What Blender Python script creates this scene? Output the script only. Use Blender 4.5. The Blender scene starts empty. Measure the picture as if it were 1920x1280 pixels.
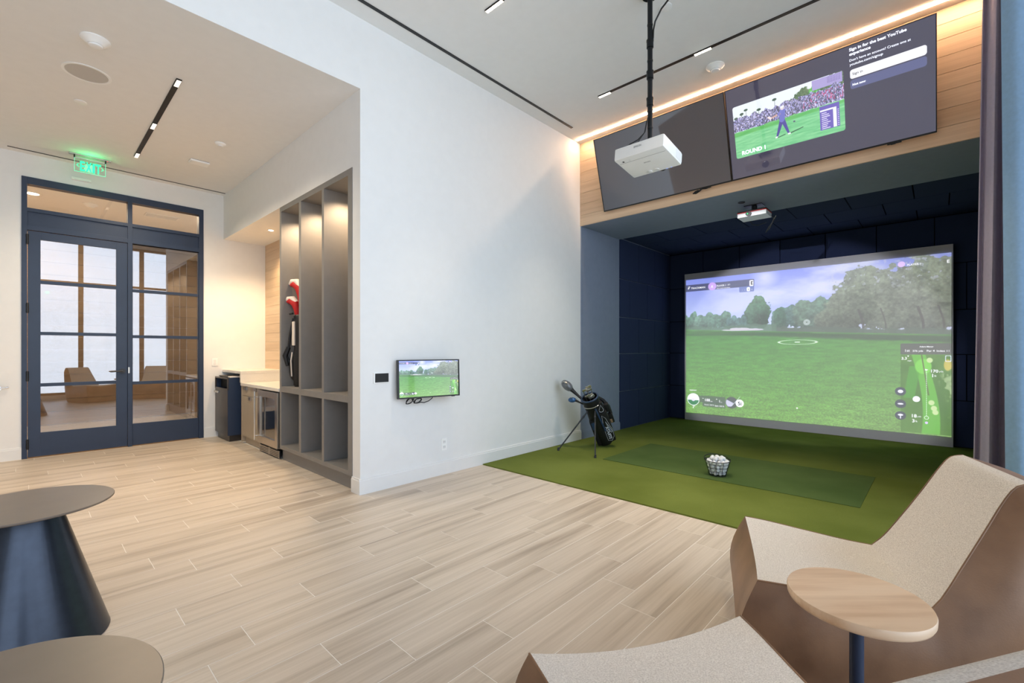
import bpy, bmesh, math, random
import numpy as np
from mathutils import Vector, Matrix
random.seed(7)
S = bpy.context.scene
COL = S.collection
PI = math.pi

# ------------------------------------------------------------------ camera, world, light, exposure
cam = bpy.data.cameras.new('camera')
cam.sensor_width = 36.0
cam.lens = 852.96 / 1920 * 36.0
cam.shift_y = 16 / 1920
cam.clip_start = 0.02
co = bpy.data.objects.new('camera', cam); COL.objects.link(co)
co.location = (0, 0, 1.3)
co.rotation_euler = (PI/2, 0, math.radians(43.2005 - 90))
S.camera = co
S.view_settings.view_transform = 'Standard'
S.view_settings.look = 'None'
S.view_settings.gamma = 1.0
S.view_settings.use_curve_mapping = False
S.view_settings.exposure = 0.14
S.cycles.use_denoising = True
S.cycles.max_bounces = 10
S.cycles.diffuse_bounces = 6
S.cycles.glossy_bounces = 4
S.cycles.transparent_max_bounces = 12
S.cycles.sample_clamp_indirect = 6.0
S.cycles.caustics_reflective = False
S.cycles.caustics_refractive = False

SKY = 3.3
w = bpy.data.worlds.new('sky'); S.world = w; w.use_nodes = True
nt = w.node_tree; nt.nodes.clear()
wo = nt.nodes.new('ShaderNodeOutputWorld'); bg = nt.nodes.new('ShaderNodeBackground')
tc = nt.nodes.new('ShaderNodeTexCoord'); sx = nt.nodes.new('ShaderNodeSeparateXYZ'); cr = nt.nodes.new('ShaderNodeValToRGB')
mr = nt.nodes.new('ShaderNodeMapRange'); mr.inputs[1].default_value = -0.4; mr.inputs[2].default_value = 0.6
nt.links.new(tc.outputs['Generated'], sx.inputs[0]); nt.links.new(sx.outputs[2], mr.inputs[0]); nt.links.new(mr.outputs[0], cr.inputs[0])
cr.color_ramp.elements[0].color = (0.77, 0.88, 1.01, 1); cr.color_ramp.elements[1].color = (0.74, 0.91, 1.16, 1)
e = cr.color_ramp.elements.new(0.4); e.color = (0.82, 0.94, 1.08, 1)
nt.links.new(cr.outputs[0], bg.inputs[0]); bg.inputs[1].default_value = SKY
nt.links.new(bg.outputs[0], wo.inputs[0])

def area(name, loc, rot, sx_, sy_, power, col, spread=PI, portal=False):
    l = bpy.data.lights.new(name, 'AREA'); l.shape = 'RECTANGLE'; l.size = sx_; l.size_y = sy_
    l.energy = power; l.color = col; l.spread = spread
    if portal: l.cycles.is_portal = True
    o = bpy.data.objects.new(name, l); COL.objects.link(o); o.location = loc; o.rotation_euler = rot
    return o
def spot(name, loc, rot, power, col, ang=80, blend=0.5, r=0.03):
    l = bpy.data.lights.new(name, 'SPOT'); l.energy = power; l.color = col; l.spot_size = math.radians(ang)
    l.spot_blend = blend if ang > 70 or ang < 50 else 1.0; l.shadow_soft_size = r
    o = bpy.data.objects.new(name, l); COL.objects.link(o); o.location = loc; o.rotation_euler = rot
    return o
WARM = (1.0, 0.74, 0.48)
area('window_light', (0.95, -0.86, 2.2), (PI/2, 0, 0), 7.9, 4.0, 0, (1, 1, 1), portal=True)

# ------------------------------------------------------------------ materials
def lin(c):
    c = c / 255.0
    return c / 12.92 if c <= 0.04045 else ((c + 0.055) / 1.055) ** 2.4
def rgb(r, g, b): return (lin(r), lin(g), lin(b), 1)
class N:
    def __init__(s, name):
        s.m = bpy.data.materials.new(name); s.m.use_nodes = True
        s.t = s.m.node_tree; s.b = s.t.nodes['Principled BSDF']; s.out = s.t.nodes['Material Output']
    def n(s, k, **kw):
        x = s.t.nodes.new('ShaderNode' + k)
        for a, v in kw.items():
            if isinstance(a, str) and a.startswith('i_'):
                x.inputs[a[2:].replace('_', ' ')].default_value = v
            else: setattr(x, a, v)
        return x
    def l(s, a, b): s.t.links.new(a, b)
    def noise(s, scale, detail=4, stretch=None, coord='Object', rough=0.5, rand=False):
        tc = s.n('TexCoord'); src = tc.outputs[coord]
        mp = s.n('Mapping'); s.l(src, mp.inputs[0])
        if stretch: mp.inputs['Scale'].default_value = stretch
        if rand:
            oi = s.n('ObjectInfo'); mu = s.n('Math', operation='MULTIPLY'); mu.inputs[1].default_value = 57.0
            s.l(oi.outputs['Random'], mu.inputs[0]); cb = s.n('CombineXYZ')
            for i in range(3): s.l(mu.outputs[0], cb.inputs[i])
            s.l(cb.outputs[0], mp.inputs['Location'])
        nz = s.n('TexNoise'); nz.inputs['Scale'].default_value = scale; nz.inputs['Detail'].default_value = detail
        nz.inputs['Roughness'].default_value = rough
        s.l(mp.outputs[0], nz.inputs['Vector'])
        return nz.outputs[0]
    def ramp(s, fac, stops):
        r = s.n('ValToRGB'); s.l(fac, r.inputs[0]); el = r.color_ramp.elements
        while len(el) < len(stops): el.new(0.5)
        for e, (p, c) in zip(el, stops): e.position = p; e.color = c
        return r.outputs[0]
    def bump(s, fac, strength=0.2, dist=0.01):
        b = s.n('Bump'); b.inputs['Strength'].default_value = strength; b.inputs['Distance'].default_value = dist
        s.l(fac, b.inputs['Height']); s.l(b.outputs[0], s.b.inputs['Normal'])
    def mix(s, fac, a, b, mode='MIX'):
        x = s.n('Mix', data_type='RGBA', blend_type=mode)
        if isinstance(fac, (int, float)): x.inputs[0].default_value = fac
        else: s.l(fac, x.inputs[0])
        for i, v in ((6, a), (7, b)):
            if isinstance(v, tuple): x.inputs[i].default_value = v
            else: s.l(v, x.inputs[i])
        return x.outputs[2]
def plain(name, c, rough=0.5, metal=0.0, var=0.05, scale=12, bump=0.0, bscale=200, spec=0.5, coat=0.0):
    k = N(name); k.b.inputs['Roughness'].default_value = rough; k.b.inputs['Metallic'].default_value = metal
    k.b.inputs['Specular IOR Level'].default_value = spec; k.b.inputs['Coat Weight'].default_value = coat
    f = k.noise(scale); d = tuple(min(1, x * (1 - var)) for x in c[:3]) + (1,); u = tuple(min(1, x * (1 + var)) for x in c[:3]) + (1,)
    k.l(k.ramp(f, [(0.3, d), (0.7, u)]), k.b.inputs['Base Color'])
    if bump: k.bump(k.noise(bscale, 2), bump, 0.002)
    return k.m
def glow(name, c, strength):
    k = N(name); k.b.inputs['Base Color'].default_value = (0.02, 0.02, 0.02, 1)
    k.b.inputs['Emission Color'].default_value = c; k.b.inputs['Emission Strength'].default_value = strength
    return k.m
def wood(name, stops, along='X', scale=2.2, rough=0.5, rand=True, varamt=0.25, bump=0.05, fine=True):
    k = N(name); k.b.inputs['Roughness'].default_value = rough
    st = {'X': (0.24, 4.8, 4.8), 'Y': (4.8, 0.24, 4.8)}[along]
    f = k.noise(scale, 5, st, rough=0.55, rand=rand)
    c = k.ramp(f, stops)
    if fine:
        st2 = {'X': (1.2, 60, 60), 'Y': (60, 1.2, 60)}[along]
        g = k.noise(1.5, 3, st2, rand=rand)
        c = k.mix(0.35, c, k.ramp(g, [(0.3, (0.72, 0.68, 0.63, 1)), (0.65, (1, 1, 1, 1))]), 'MULTIPLY')
    if rand:
        oi = k.n('ObjectInfo'); c = k.mix(varamt, c, k.ramp(oi.outputs['Random'], [(0, (0.62, 0.58, 0.54, 1)), (1, (1, 1, 1, 1))]), 'MULTIPLY')
    k.l(c, k.b.inputs['Base Color'])
    if bump: k.bump(f, bump, 0.003)
    return k.m
M = {}
M['wall'] = plain('wall_paint', (0.83, 0.83, 0.82, 1), 0.75, var=0.012, bump=0.03, bscale=400)
M['ceil'] = plain('ceiling_paint', (0.85, 0.845, 0.83, 1), 0.8, var=0.012)
M['trim'] = plain('trim_paint', (0.82, 0.82, 0.81, 1), 0.4, var=0.01)
M['grout'] = plain('grout', (0.86, 0.82, 0.76, 1), 0.8)
M['plank'] = wood('floor_plank_wood', [(0.30, (0.41, 0.335, 0.265, 1)), (0.43, (0.56, 0.475, 0.385, 1)), (0.56, (0.66, 0.57, 0.475, 1)), (0.8, (0.61, 0.52, 0.43, 1))], 'X', 2.4, 0.42, varamt=0.18)
M['oak'] = wood('oak_panel_wood', [(0.3, (0.64, 0.47, 0.31, 1)), (0.6, (0.78, 0.60, 0.42, 1)), (0.8, (0.72, 0.54, 0.37, 1))], 'Y', 2.0, 0.5, varamt=0.3)
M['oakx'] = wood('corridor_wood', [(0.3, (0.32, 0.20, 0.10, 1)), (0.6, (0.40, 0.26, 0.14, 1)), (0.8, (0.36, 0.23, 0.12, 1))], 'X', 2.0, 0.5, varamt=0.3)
def table_wood():
    k = N('table_oak'); k.b.inputs['Roughness'].default_value = .35
    tc = k.n('TexCoord'); sp = k.n('SeparateXYZ'); k.l(tc.outputs['Object'], sp.inputs[0])
    d = k.n('Math', operation='DIVIDE'); k.l(sp.outputs[1], d.inputs[0]); d.inputs[1].default_value = .105
    f = k.n('Math', operation='FLOOR'); k.l(d.outputs[0], f.inputs[0]); wn = k.n('TexWhiteNoise', noise_dimensions='1D'); k.l(f.outputs[0], wn.inputs['W'])
    g = k.noise(5, 5, (.5, 5, 5)); c = k.ramp(g, [(.3, (.72, .48, .30, 1)), (.55, (.86, .63, .43, 1)), (.8, (.90, .68, .49, 1))])
    c = k.mix(.5, c, k.ramp(wn.outputs[0], [(0, (.78, .74, .70, 1)), (1, (1, 1, 1, 1))]), 'MULTIPLY'); k.l(c, k.b.inputs['Base Color']); return k.m
M['tabletop'] = table_wood()
_unused = (lambda *a, **k: None)('table_oak', [(0.3, (0.50, 0.31, 0.17, 1)), (0.55, (0.66, 0.44, 0.27, 1)), (0.8, (0.70, 0.49, 0.32, 1))], 'X', 5.0, 0.35, rand=False)
M['taupe'] = plain('taupe_laminate', rgb(128, 125, 122), 0.5, var=0.03)
M['cabinet'] = plain('cabinet_laminate', rgb(172, 158, 138), 0.38, var=0.03, spec=0.6)
M['navy'] = plain('navy_steel_paint', rgb(34, 50, 76), 0.42, var=0.06, scale=6)
M['counter'] = plain('white_quartz', rgb(226, 220, 210), 0.25, var=0.02, scale=60)
M['steel'] = plain('brushed_steel', rgb(190, 182, 172), 0.28, 1.0, var=0.04)
M['chrome'] = plain('polished_steel', rgb(225, 225, 225), 0.15, 1.0, var=0.01)
M['black'] = plain('black_plastic', rgb(14, 14, 16), 0.4, var=0.1)
M['blackmat'] = plain('black_matte', rgb(10, 10, 12), 0.8, var=0.1)
M['pipe'] = plain('black_pipe', rgb(24, 28, 32), 0.35, 0.4, var=0.15, scale=40)
M['white'] = plain('white_plastic', rgb(248, 248, 246), 0.35, var=0.01)
M['bin'] = plain('bin_laminate', rgb(58, 50, 44), 0.35, var=0.25, scale=4)
M['bayceil'] = plain('bay_paint', rgb(132, 142, 162), 0.7, var=0.03)
M['tile'] = plain('black_acoustic_felt', rgb(50, 60, 90), 0.95, var=0.15, scale=300, bump=0.4, bscale=500, spec=0.1)
M['felt'] = plain('felt_backing', rgb(12, 16, 28), 1.0, var=0.1, spec=0.0)
M['tableblk'] = plain('dark_metal_top', rgb(126, 115, 105), 0.38, 0.35, var=0.04)
M['cone'] = plain('dark_metal_cone', rgb(58, 64, 75), 0.30, 0.7, var=0.08, scale=30)
M['alu'] = plain('dark_aluminium', rgb(60, 62, 66), 0.4, 0.6, var=0.05)
M['grille'] = plain('speaker_grille', rgb(196, 193, 188), 0.8, var=0.03, scale=200)
M['red'] = plain('red_knit', rgb(190, 30, 32), 0.7, var=0.05)
M['knit'] = plain('white_knit', rgb(225, 215, 205), 0.8, var=0.03)
M['nylon'] = plain('black_nylon', rgb(15, 15, 18), 0.55, var=0.2, scale=60, bump=0.2)
M['bluenylon'] = plain('blue_nylon', rgb(38, 62, 92), 0.5, var=0.1)
M['clubgrey'] = plain('club_grey', rgb(120, 122, 126), 0.35, 0.3, var=0.15, scale=30)
M['clubblue'] = plain('club_blue', rgb(50, 92, 140), 0.35, 0.3, var=0.1)
M['iron'] = plain('club_iron', rgb(200, 196, 186), 0.25, 0.9, var=0.1)
M['tan'] = plain('tan_leather', rgb(160, 130, 100), 0.6)
M['ball'] = plain('golf_ball_white', rgb(240, 242, 245), 0.35, var=0.01)
M['wire'] = plain('black_wire', rgb(16, 18, 18), 0.45, var=0.1)
M['curtaindark'] = plain('grey_purple_curtain', rgb(184, 174, 192), 0.85, var=0.05, scale=40, bump=0.3, bscale=600)
M['curtainblue'] = plain('blue_curtain', rgb(160, 198, 234), 0.85, var=0.05, scale=40, bump=0.3, bscale=600)
M['aluwin'] = plain('window_frame_bronze', rgb(120, 108, 96), 0.5, var=0.03)
M['bluebottle'] = plain('blue_bottle', rgb(30, 80, 190), 0.25, var=0.1)
M['greenbottle'] = plain('green_bottle', rgb(40, 120, 60), 0.25, var=0.1)
M['textwhite'] = glow('white_print_light', (0.95, 0.96, 1, 1), 1.0)
M['textblue'] = glow('blue_print_light', (0.85, 0.88, 1, 1), 1.6)
M['textdark'] = plain('dark_print', rgb(60, 60, 70), 0.6)
M['textgrey'] = plain('grey_print', rgb(110, 110, 112), 0.6)
M['inkwhite'] = plain('white_print', rgb(215, 220, 230), 0.6)
M['led'] = glow('led_strip_light', (1.0, 0.64, 0.40, 1), 62.0)
M['lamp'] = glow('lamp_cell_light', (1.0, 0.86, 0.66, 1), 9.0)
M['lampdim'] = glow('lamp_cell_soft', (1.0, 0.86, 0.66, 1), 2.2)
M['exit'] = glow('exit_green_light', (0.02, 1.0, 0.38, 1), 1.5)
M['exitedge'] = glow('exit_edge_light', (0.2, 1.0, 0.55, 1), 1.0)
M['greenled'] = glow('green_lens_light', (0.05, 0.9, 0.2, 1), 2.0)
M['redled'] = glow('red_led', (1.0, 0.05, 0.05, 1), 1.5)
M['blueled'] = glow('blue_led', (0.3, 0.4, 1.0, 1), 2.0)
def glassy(name, fac, tint=(1, 1, 1, 1), rough=0.0):
    k = N(name); tr = k.n('BsdfTransparent'); tr.inputs[0].default_value = tint
    gl = k.n('BsdfGlossy'); gl.inputs['Roughness'].default_value = rough; gl.inputs['Color'].default_value = (1, 1, 1, 1)
    fr = k.n('LayerWeight'); fr.inputs['Blend'].default_value = 0.25
    mr = k.n('MapRange'); mr.inputs[3].default_value = fac; mr.inputs[4].default_value = 0.95
    k.l(fr.outputs['Fresnel'], mr.inputs[0])
    mx = k.n('MixShader'); k.l(mr.outputs[0], mx.inputs[0]); k.l(tr.outputs[0], mx.inputs[1]); k.l(gl.outputs[0], mx.inputs[2])
    k.l(mx.outputs[0], k.out.inputs[0]); return k.m
M['doorglass'] = glassy('coated_door_glass', 0.16, (0.66, 0.68, 0.72, 1))
M['transglass'] = glassy('clear_transom_glass', 0.04, (0.97, 0.97, 0.97, 1))
M['winglass'] = glassy('window_glass', 0.05)
M['acrylic'] = glassy('clear_acrylic', 0.06, (0.93, 1.0, 0.95, 1))
M['fridgeglass'] = glassy('fridge_glass', 0.22, (0.8, 0.78, 0.75, 1))
def turf(name, c0, c1):
    k = N(name); k.b.inputs['Roughness'].default_value = 0.95; k.b.inputs['Specular IOR Level'].default_value = 0.1
    a = k.noise(350, 3); b = k.noise(1.2, 3)
    c = k.mix(0.6, k.ramp(a, [(0.3, c0), (0.7, c1)]), k.ramp(b, [(0.35, c0), (0.65, c1)]))
    k.l(c, k.b.inputs['Base Color']); k.bump(a, 0.7, 0.01); return k.m
M['turf'] = turf('putting_turf', (0.115, 0.150, 0.024, 1), (0.20, 0.245, 0.055, 1))
M['mat'] = turf('hitting_mat_turf', (0.065, 0.115, 0.030, 1), (0.115, 0.175, 0.055, 1))
def fabric():
    k = N('oatmeal_fabric'); k.b.inputs['Roughness'].default_value = 0.9; k.b.inputs['Specular IOR Level'].default_value = 0.15
    a = k.noise(220, 3, (1, 1.6, 1)); k.l(k.ramp(a, [(0.3, (0.64, 0.57, 0.50, 1)), (0.65, (0.88, 0.81, 0.73, 1))]), k.b.inputs['Base Color'])
    k.bump(a, 0.5, 0.003); return k.m
M['fabric'] = fabric()
def leather():
    k = N('brown_leather'); k.b.inputs['Roughness'].default_value = 0.42; k.b.inputs['Specular IOR Level'].default_value = 0.5
    a = k.noise(5, 4); k.l(k.ramp(a, [(0.3, (0.18, 0.092, 0.048, 1)), (0.7, (0.31, 0.17, 0.092, 1))]), k.b.inputs['Base Color'])
    k.bump(k.noise(180, 2), 0.12, 0.002); return k.m
M['leather'] = leather()
M['tvglass'] = plain('tv_panel', rgb(46, 44, 62), 0.06, var=0.02, spec=1.0, coat=1.0)
M['tvglass'].node_tree.nodes['Principled BSDF'].inputs['Coat IOR'].default_value = 1.9

# ------------------------------------------------------------------ mesh helpers
class MB:
    """collects shapes in world (or local) coordinates; link() makes one mesh object"""
    def __init__(s): s.bm = bmesh.new()
    def box(s, a, b, bev=0.0, mat=None):
        a, b = Vector(a), Vector(b)
        lo = Vector((min(a[i], b[i]) for i in range(3))); hi = Vector((max(a[i], b[i]) for i in range(3)))
        r = bmesh.ops.create_cube(s.bm, size=1.0); vs = r['verts']
        for v in vs:
            v.co = Vector(((lo[i] + hi[i]) / 2 + v.co[i] * (hi[i] - lo[i]) for i in range(3)))
        if bev:
            es = list({e for v in vs for e in v.link_edges})
            r2 = bmesh.ops.bevel(s.bm, geom=es, offset=bev, segments=2, affect='EDGES', profile=0.7)
            vs = list({v for f in r2['faces'] for v in f.verts} | {v for v in vs if v.is_valid})
        if mat is not None:
            for v in vs: v.co = mat @ v.co
        return s
    def cyl(s, p0, p1, r0, r1=None, n=16, caps=True):
        p0, p1 = Vector(p0), Vector(p1); r1 = r0 if r1 is None else r1
        d = (p1 - p0); q = d.to_track_quat('Z', 'Y'); A, B = [], []
        for i in range(n):
            c, si = math.cos(2*PI*i/n), math.sin(2*PI*i/n)
            A.append(s.bm.verts.new(p0 + q @ Vector((c*r0, si*r0, 0)))); B.append(s.bm.verts.new(p1 + q @ Vector((c*r1, si*r1, 0))))
        for i in range(n):
            j = (i+1) % n; s.bm.faces.new((A[i], A[j], B[j], B[i]))
        if caps: s.bm.faces.new(A[::-1]); s.bm.faces.new(B)
        return s
    def tube(s, pts, r, n=8, closed=False):
        pts = [Vector(p) for p in pts]; rings = []; m = len(pts)
        rs = r if isinstance(r, (list, tuple)) else [r]*m
        up = None
        for i, p in enumerate(pts):
            a = pts[(i-1) % m] if (closed or i > 0) else p; b = pts[(i+1) % m] if (closed or i < m-1) else p
            t = (b - a).normalized()
            if up is None: up = t.orthogonal().normalized()
            else:
                up = (up - t * up.dot(t)); up = up.normalized() if up.length > 1e-6 else t.orthogonal().normalized()
            si = t.cross(up)
            rings.append([s.bm.verts.new(p + (up*math.cos(2*PI*k/n) + si*math.sin(2*PI*k/n))*rs[i]) for k in range(n)])
        for i in range(m if closed else m-1):
            A, B = rings[i], rings[(i+1) % m]
            for k in range(n): s.bm.faces.new((A[k], A[(k+1) % n], B[(k+1) % n], B[k]))
        if not closed: s.bm.faces.new(rings[0][::-1]); s.bm.faces.new(rings[-1])
        return s
    def lathe(s, c, prof, n=32, axis=None):
        c = Vector(c); q = Vector(axis).to_track_quat('Z', 'Y') if axis else Matrix.Identity(3).to_quaternion(); rings = []
        for r, z in prof:
            if r < 1e-5: rings.append([s.bm.verts.new(c + q @ Vector((0, 0, z)))])
            else: rings.append([s.bm.verts.new(c + q @ Vector((r*math.cos(2*PI*k/n), r*math.sin(2*PI*k/n), z))) for k in range(n)])
        for A, B in zip(rings, rings[1:]):
            for k in range(n):
                j = (k+1) % n
                f = [A[k % len(A)], A[j % len(A)], B[j % len(B)], B[k % len(B)]]
                u = []
                for v in f:
                    if v not in u: u.append(v)
                if len(u) > 2: s.bm.faces.new(u)
        return s
    def ball(s, c, r, sc=(1, 1, 1), rot=None, sub=3):
        rr = bmesh.ops.create_icosphere(s.bm, subdivisions=sub, radius=r)
        for v in rr['verts']:
            p = Vector((v.co[i]*sc[i] for i in range(3)))
            if rot is not None: p = rot @ p
            v.co = p + Vector(c)
        return s
    def grid(s, rows):
        R = [[s.bm.verts.new(p) for p in row] for row in rows]
        for i in range(len(R)-1):
            for j in range(len(R[0])-1): s.bm.faces.new((R[i][j], R[i+1][j], R[i+1][j+1], R[i][j+1]))
        return s
    def prism(s, pts2, f0, f1):
        """closed outline pts2 mapped by f0 / f1 into two parallel caps"""
        A = [s.bm.verts.new(f0(p)) for p in pts2]; B = [s.bm.verts.new(f1(p)) for p in pts2]; n = len(pts2)
        for i in range(n): s.bm.faces.new((A[i], A[(i+1) % n], B[(i+1) % n], B[i]))
        s.bm.faces.new(A[::-1]); s.bm.faces.new(B); return s
ROOTW = {}
def worldloc(o):
    p = Vector((0, 0, 0))
    while o is not None: p = p + o.location; o = o.parent
    return p
def obj(name, mb, mat, parent=None, smooth=False, local=False, base=True, weld=False):
    bm = mb.bm if isinstance(mb, MB) else mb
    if weld: bmesh.ops.remove_doubles(bm, verts=bm.verts, dist=1e-5)
    bmesh.ops.recalc_face_normals(bm, faces=bm.faces)
    o = bpy.data.objects.new(name, None if False else bpy.data.meshes.new(name))
    if parent is None and base and not local:
        xs = [v.co for v in bm.verts]
        lo = Vector((min(v[i] for v in xs) for i in range(3))); hi = Vector((max(v[i] for v in xs) for i in range(3)))
        off = Vector(((lo.x+hi.x)/2, (lo.y+hi.y)/2, lo.z)); o.location = off
    elif parent is not None and not local: off = worldloc(parent)
    else: off = Vector((0, 0, 0))
    if off.length:
        for v in bm.verts: v.co -= off
    bm.to_mesh(o.data); bm.free()
    if mat is not None: o.data.materials.append(mat)
    if smooth:
        o.data.polygons.foreach_set('use_smooth', [True]*len(o.data.polygons))
        try: o.data.set_sharp_from_angle(angle=math.radians(40))
        except Exception: pass
    COL.objects.link(o)
    if parent is not None: o.parent = parent
    return o
def empty(name, loc, rz=0.0):
    o = bpy.data.objects.new(name, None); COL.objects.link(o); o.location = loc; o.rotation_euler = (0, 0, rz)
    o.empty_display_size = 0.05; return o
def tag(o, label, cat, group=None, kind=None):
    o['label'] = label; o['category'] = cat
    if group: o['group'] = group
    if kind: o['kind'] = kind
    return o
def thing(name, loc, label, cat, group=None, rz=0.0): return tag(empty(name, loc, rz), label, cat, group)
def struct(name, mb, mat, parent=None, label=None):
    o = obj(name, mb, mat, parent, base=False)
    if parent is None:
        o['kind'] = 'structure'
        if label: o['label'] = label
    return o
def boxes(*bs, bev=0.0):
    m = MB()
    for a, b in bs: m.box(a, b, bev)
    return m
def copy_tree(o, parent=None):
    c = o.copy(); COL.objects.link(c)
    if parent is not None: c.parent = parent
    for ch in list(o.children): copy_tree(ch, c)
    return c
def text_mesh(body, size, bold=0.0, align='LEFT'):
    cu = bpy.data.curves.new('t', 'FONT'); cu.body = body; cu.size = size; cu.offset = bold*size; cu.align_x = align; cu.resolution_u = 3
    ob = bpy.data.objects.new('t', cu); COL.objects.link(ob)
    dg = bpy.context.evaluated_depsgraph_get(); me = bpy.data.meshes.new_from_object(ob.evaluated_get(dg))
    bpy.data.objects.remove(ob); bpy.data.curves.remove(cu); return me
class Frame:
    """a flat rectangle in space: O top-left corner, r right, d down, n facing out"""
    def __init__(s, O, r, d, W, H):
        s.O = Vector(O); s.r = Vector(r).normalized(); s.d = Vector(d).normalized(); s.W = W; s.H = H
        s.n = s.d.cross(s.r).normalized()
        s.n = -s.n if s.n.dot(Vector((0, 0, 1.3)) - s.O) < 0 else s.n
    def p(s, u, v, off=0.0): return s.O + s.r*(u*s.W) + s.d*(v*s.H) + s.n*off
    def text(s, mb, body, u, v, width=None, size=0.05, bold=0.0, off=0.002):
        """baseline starts at (u, v); width as a share of the frame"""
        me = text_mesh(body, size, bold)
        xs = [q.co.x for q in me.vertices] or [0, 1]
        k = (width*s.W/(max(xs)-min(xs))) if width else 1.0
        x0 = min(xs) if width else 0.0
        o0 = len(mb.bm.verts); mb.bm.from_mesh(me); bpy.data.meshes.remove(me); mb.bm.verts.ensure_lookup_table()
        for q in list(mb.bm.verts)[o0:]:
            x, y = (q.co.x-x0)*k, q.co.y*k
            q.co = s.O + s.r*(u*s.W+x) + s.d*(v*s.H-y) + s.n*off
        return mb
    def poly(s, mb, pts, off=0.0015):
        mb.bm.faces.new([mb.bm.verts.new(s.p(u, v, off)) for u, v in pts]); return mb
def picture_quad(name, fr, mat, parent, off=0.0):
    m = MB(); vs = [m.bm.verts.new(fr.p(u, v, off)) for u, v in ((0, 1), (1, 1), (1, 0), (0, 0))]
    f = m.bm.faces.new(vs); uv = m.bm.loops.layers.uv.new('UVMap')
    for lp, c in zip(f.loops, ((0, 0), (1, 0), (1, 1), (0, 1))): lp[uv].uv = c
    o = obj(name, m, mat, parent)
    return o

# ------------------------------------------------------------------ painted screen pictures (numpy, made here)
rs = np.random.RandomState(4)
def vn(h, w, sx, sy, seed):
    r = np.random.RandomState(seed); g = r.rand(int(h/sy)+3, int(w/sx)+3)
    y = np.arange(h)/sy; x = np.arange(w)/sx
    yi = y.astype(int); xi = x.astype(int); fy = y-yi; fx = x-xi; fy = fy*fy*(3-2*fy); fx = fx*fx*(3-2*fx)
    a = g[yi][:, xi]; b = g[yi][:, xi+1]; c = g[yi+1][:, xi]; d = g[yi+1][:, xi+1]
    fx = fx[None, :]; fy = fy[:, None]
    return a*(1-fx)*(1-fy)+b*fx*(1-fy)+c*(1-fx)*fy+d*fx*fy
def fbm(h, w, sx, sy, seed, o=4):
    t = 0; amp = 1; n = 0
    for i in range(o): t = t+amp*vn(h, w, max(sx/2**i, 1.01), max(sy/2**i, 1.01), seed+i); n += amp; amp *= 0.5
    return t/n
def put(img, mask, c, a=1.0):
    m = (np.clip(mask, 0, 1)*a)[..., None]; img[:] = img*(1-m)+np.array(c, float)*m if not isinstance(c, np.ndarray) else img*(1-m)+c*m
def rrect(U, V, u0, v0, u1, v1, r, asp):
    x = np.abs((U-(u0+u1)/2)*asp)-((u1-u0)/2*asp-r); y = np.abs(V-(v0+v1)/2)-((v1-v0)/2-r)
    d = np.hypot(np.maximum(x, 0), np.maximum(y, 0))+np.minimum(np.maximum(x, y), 0)-r
    return np.clip(0.5-d*500, 0, 1)
def to_image(name, img):
    h, w, _ = img.shape
    im = bpy.data.images.new(name, w, h); px = np.ones((h, w, 4), np.float32); px[..., :3] = np.clip(img[::-1], 0, 255)/255
    im.pixels.foreach_set(px.ravel()); im.update(); return im
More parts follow.
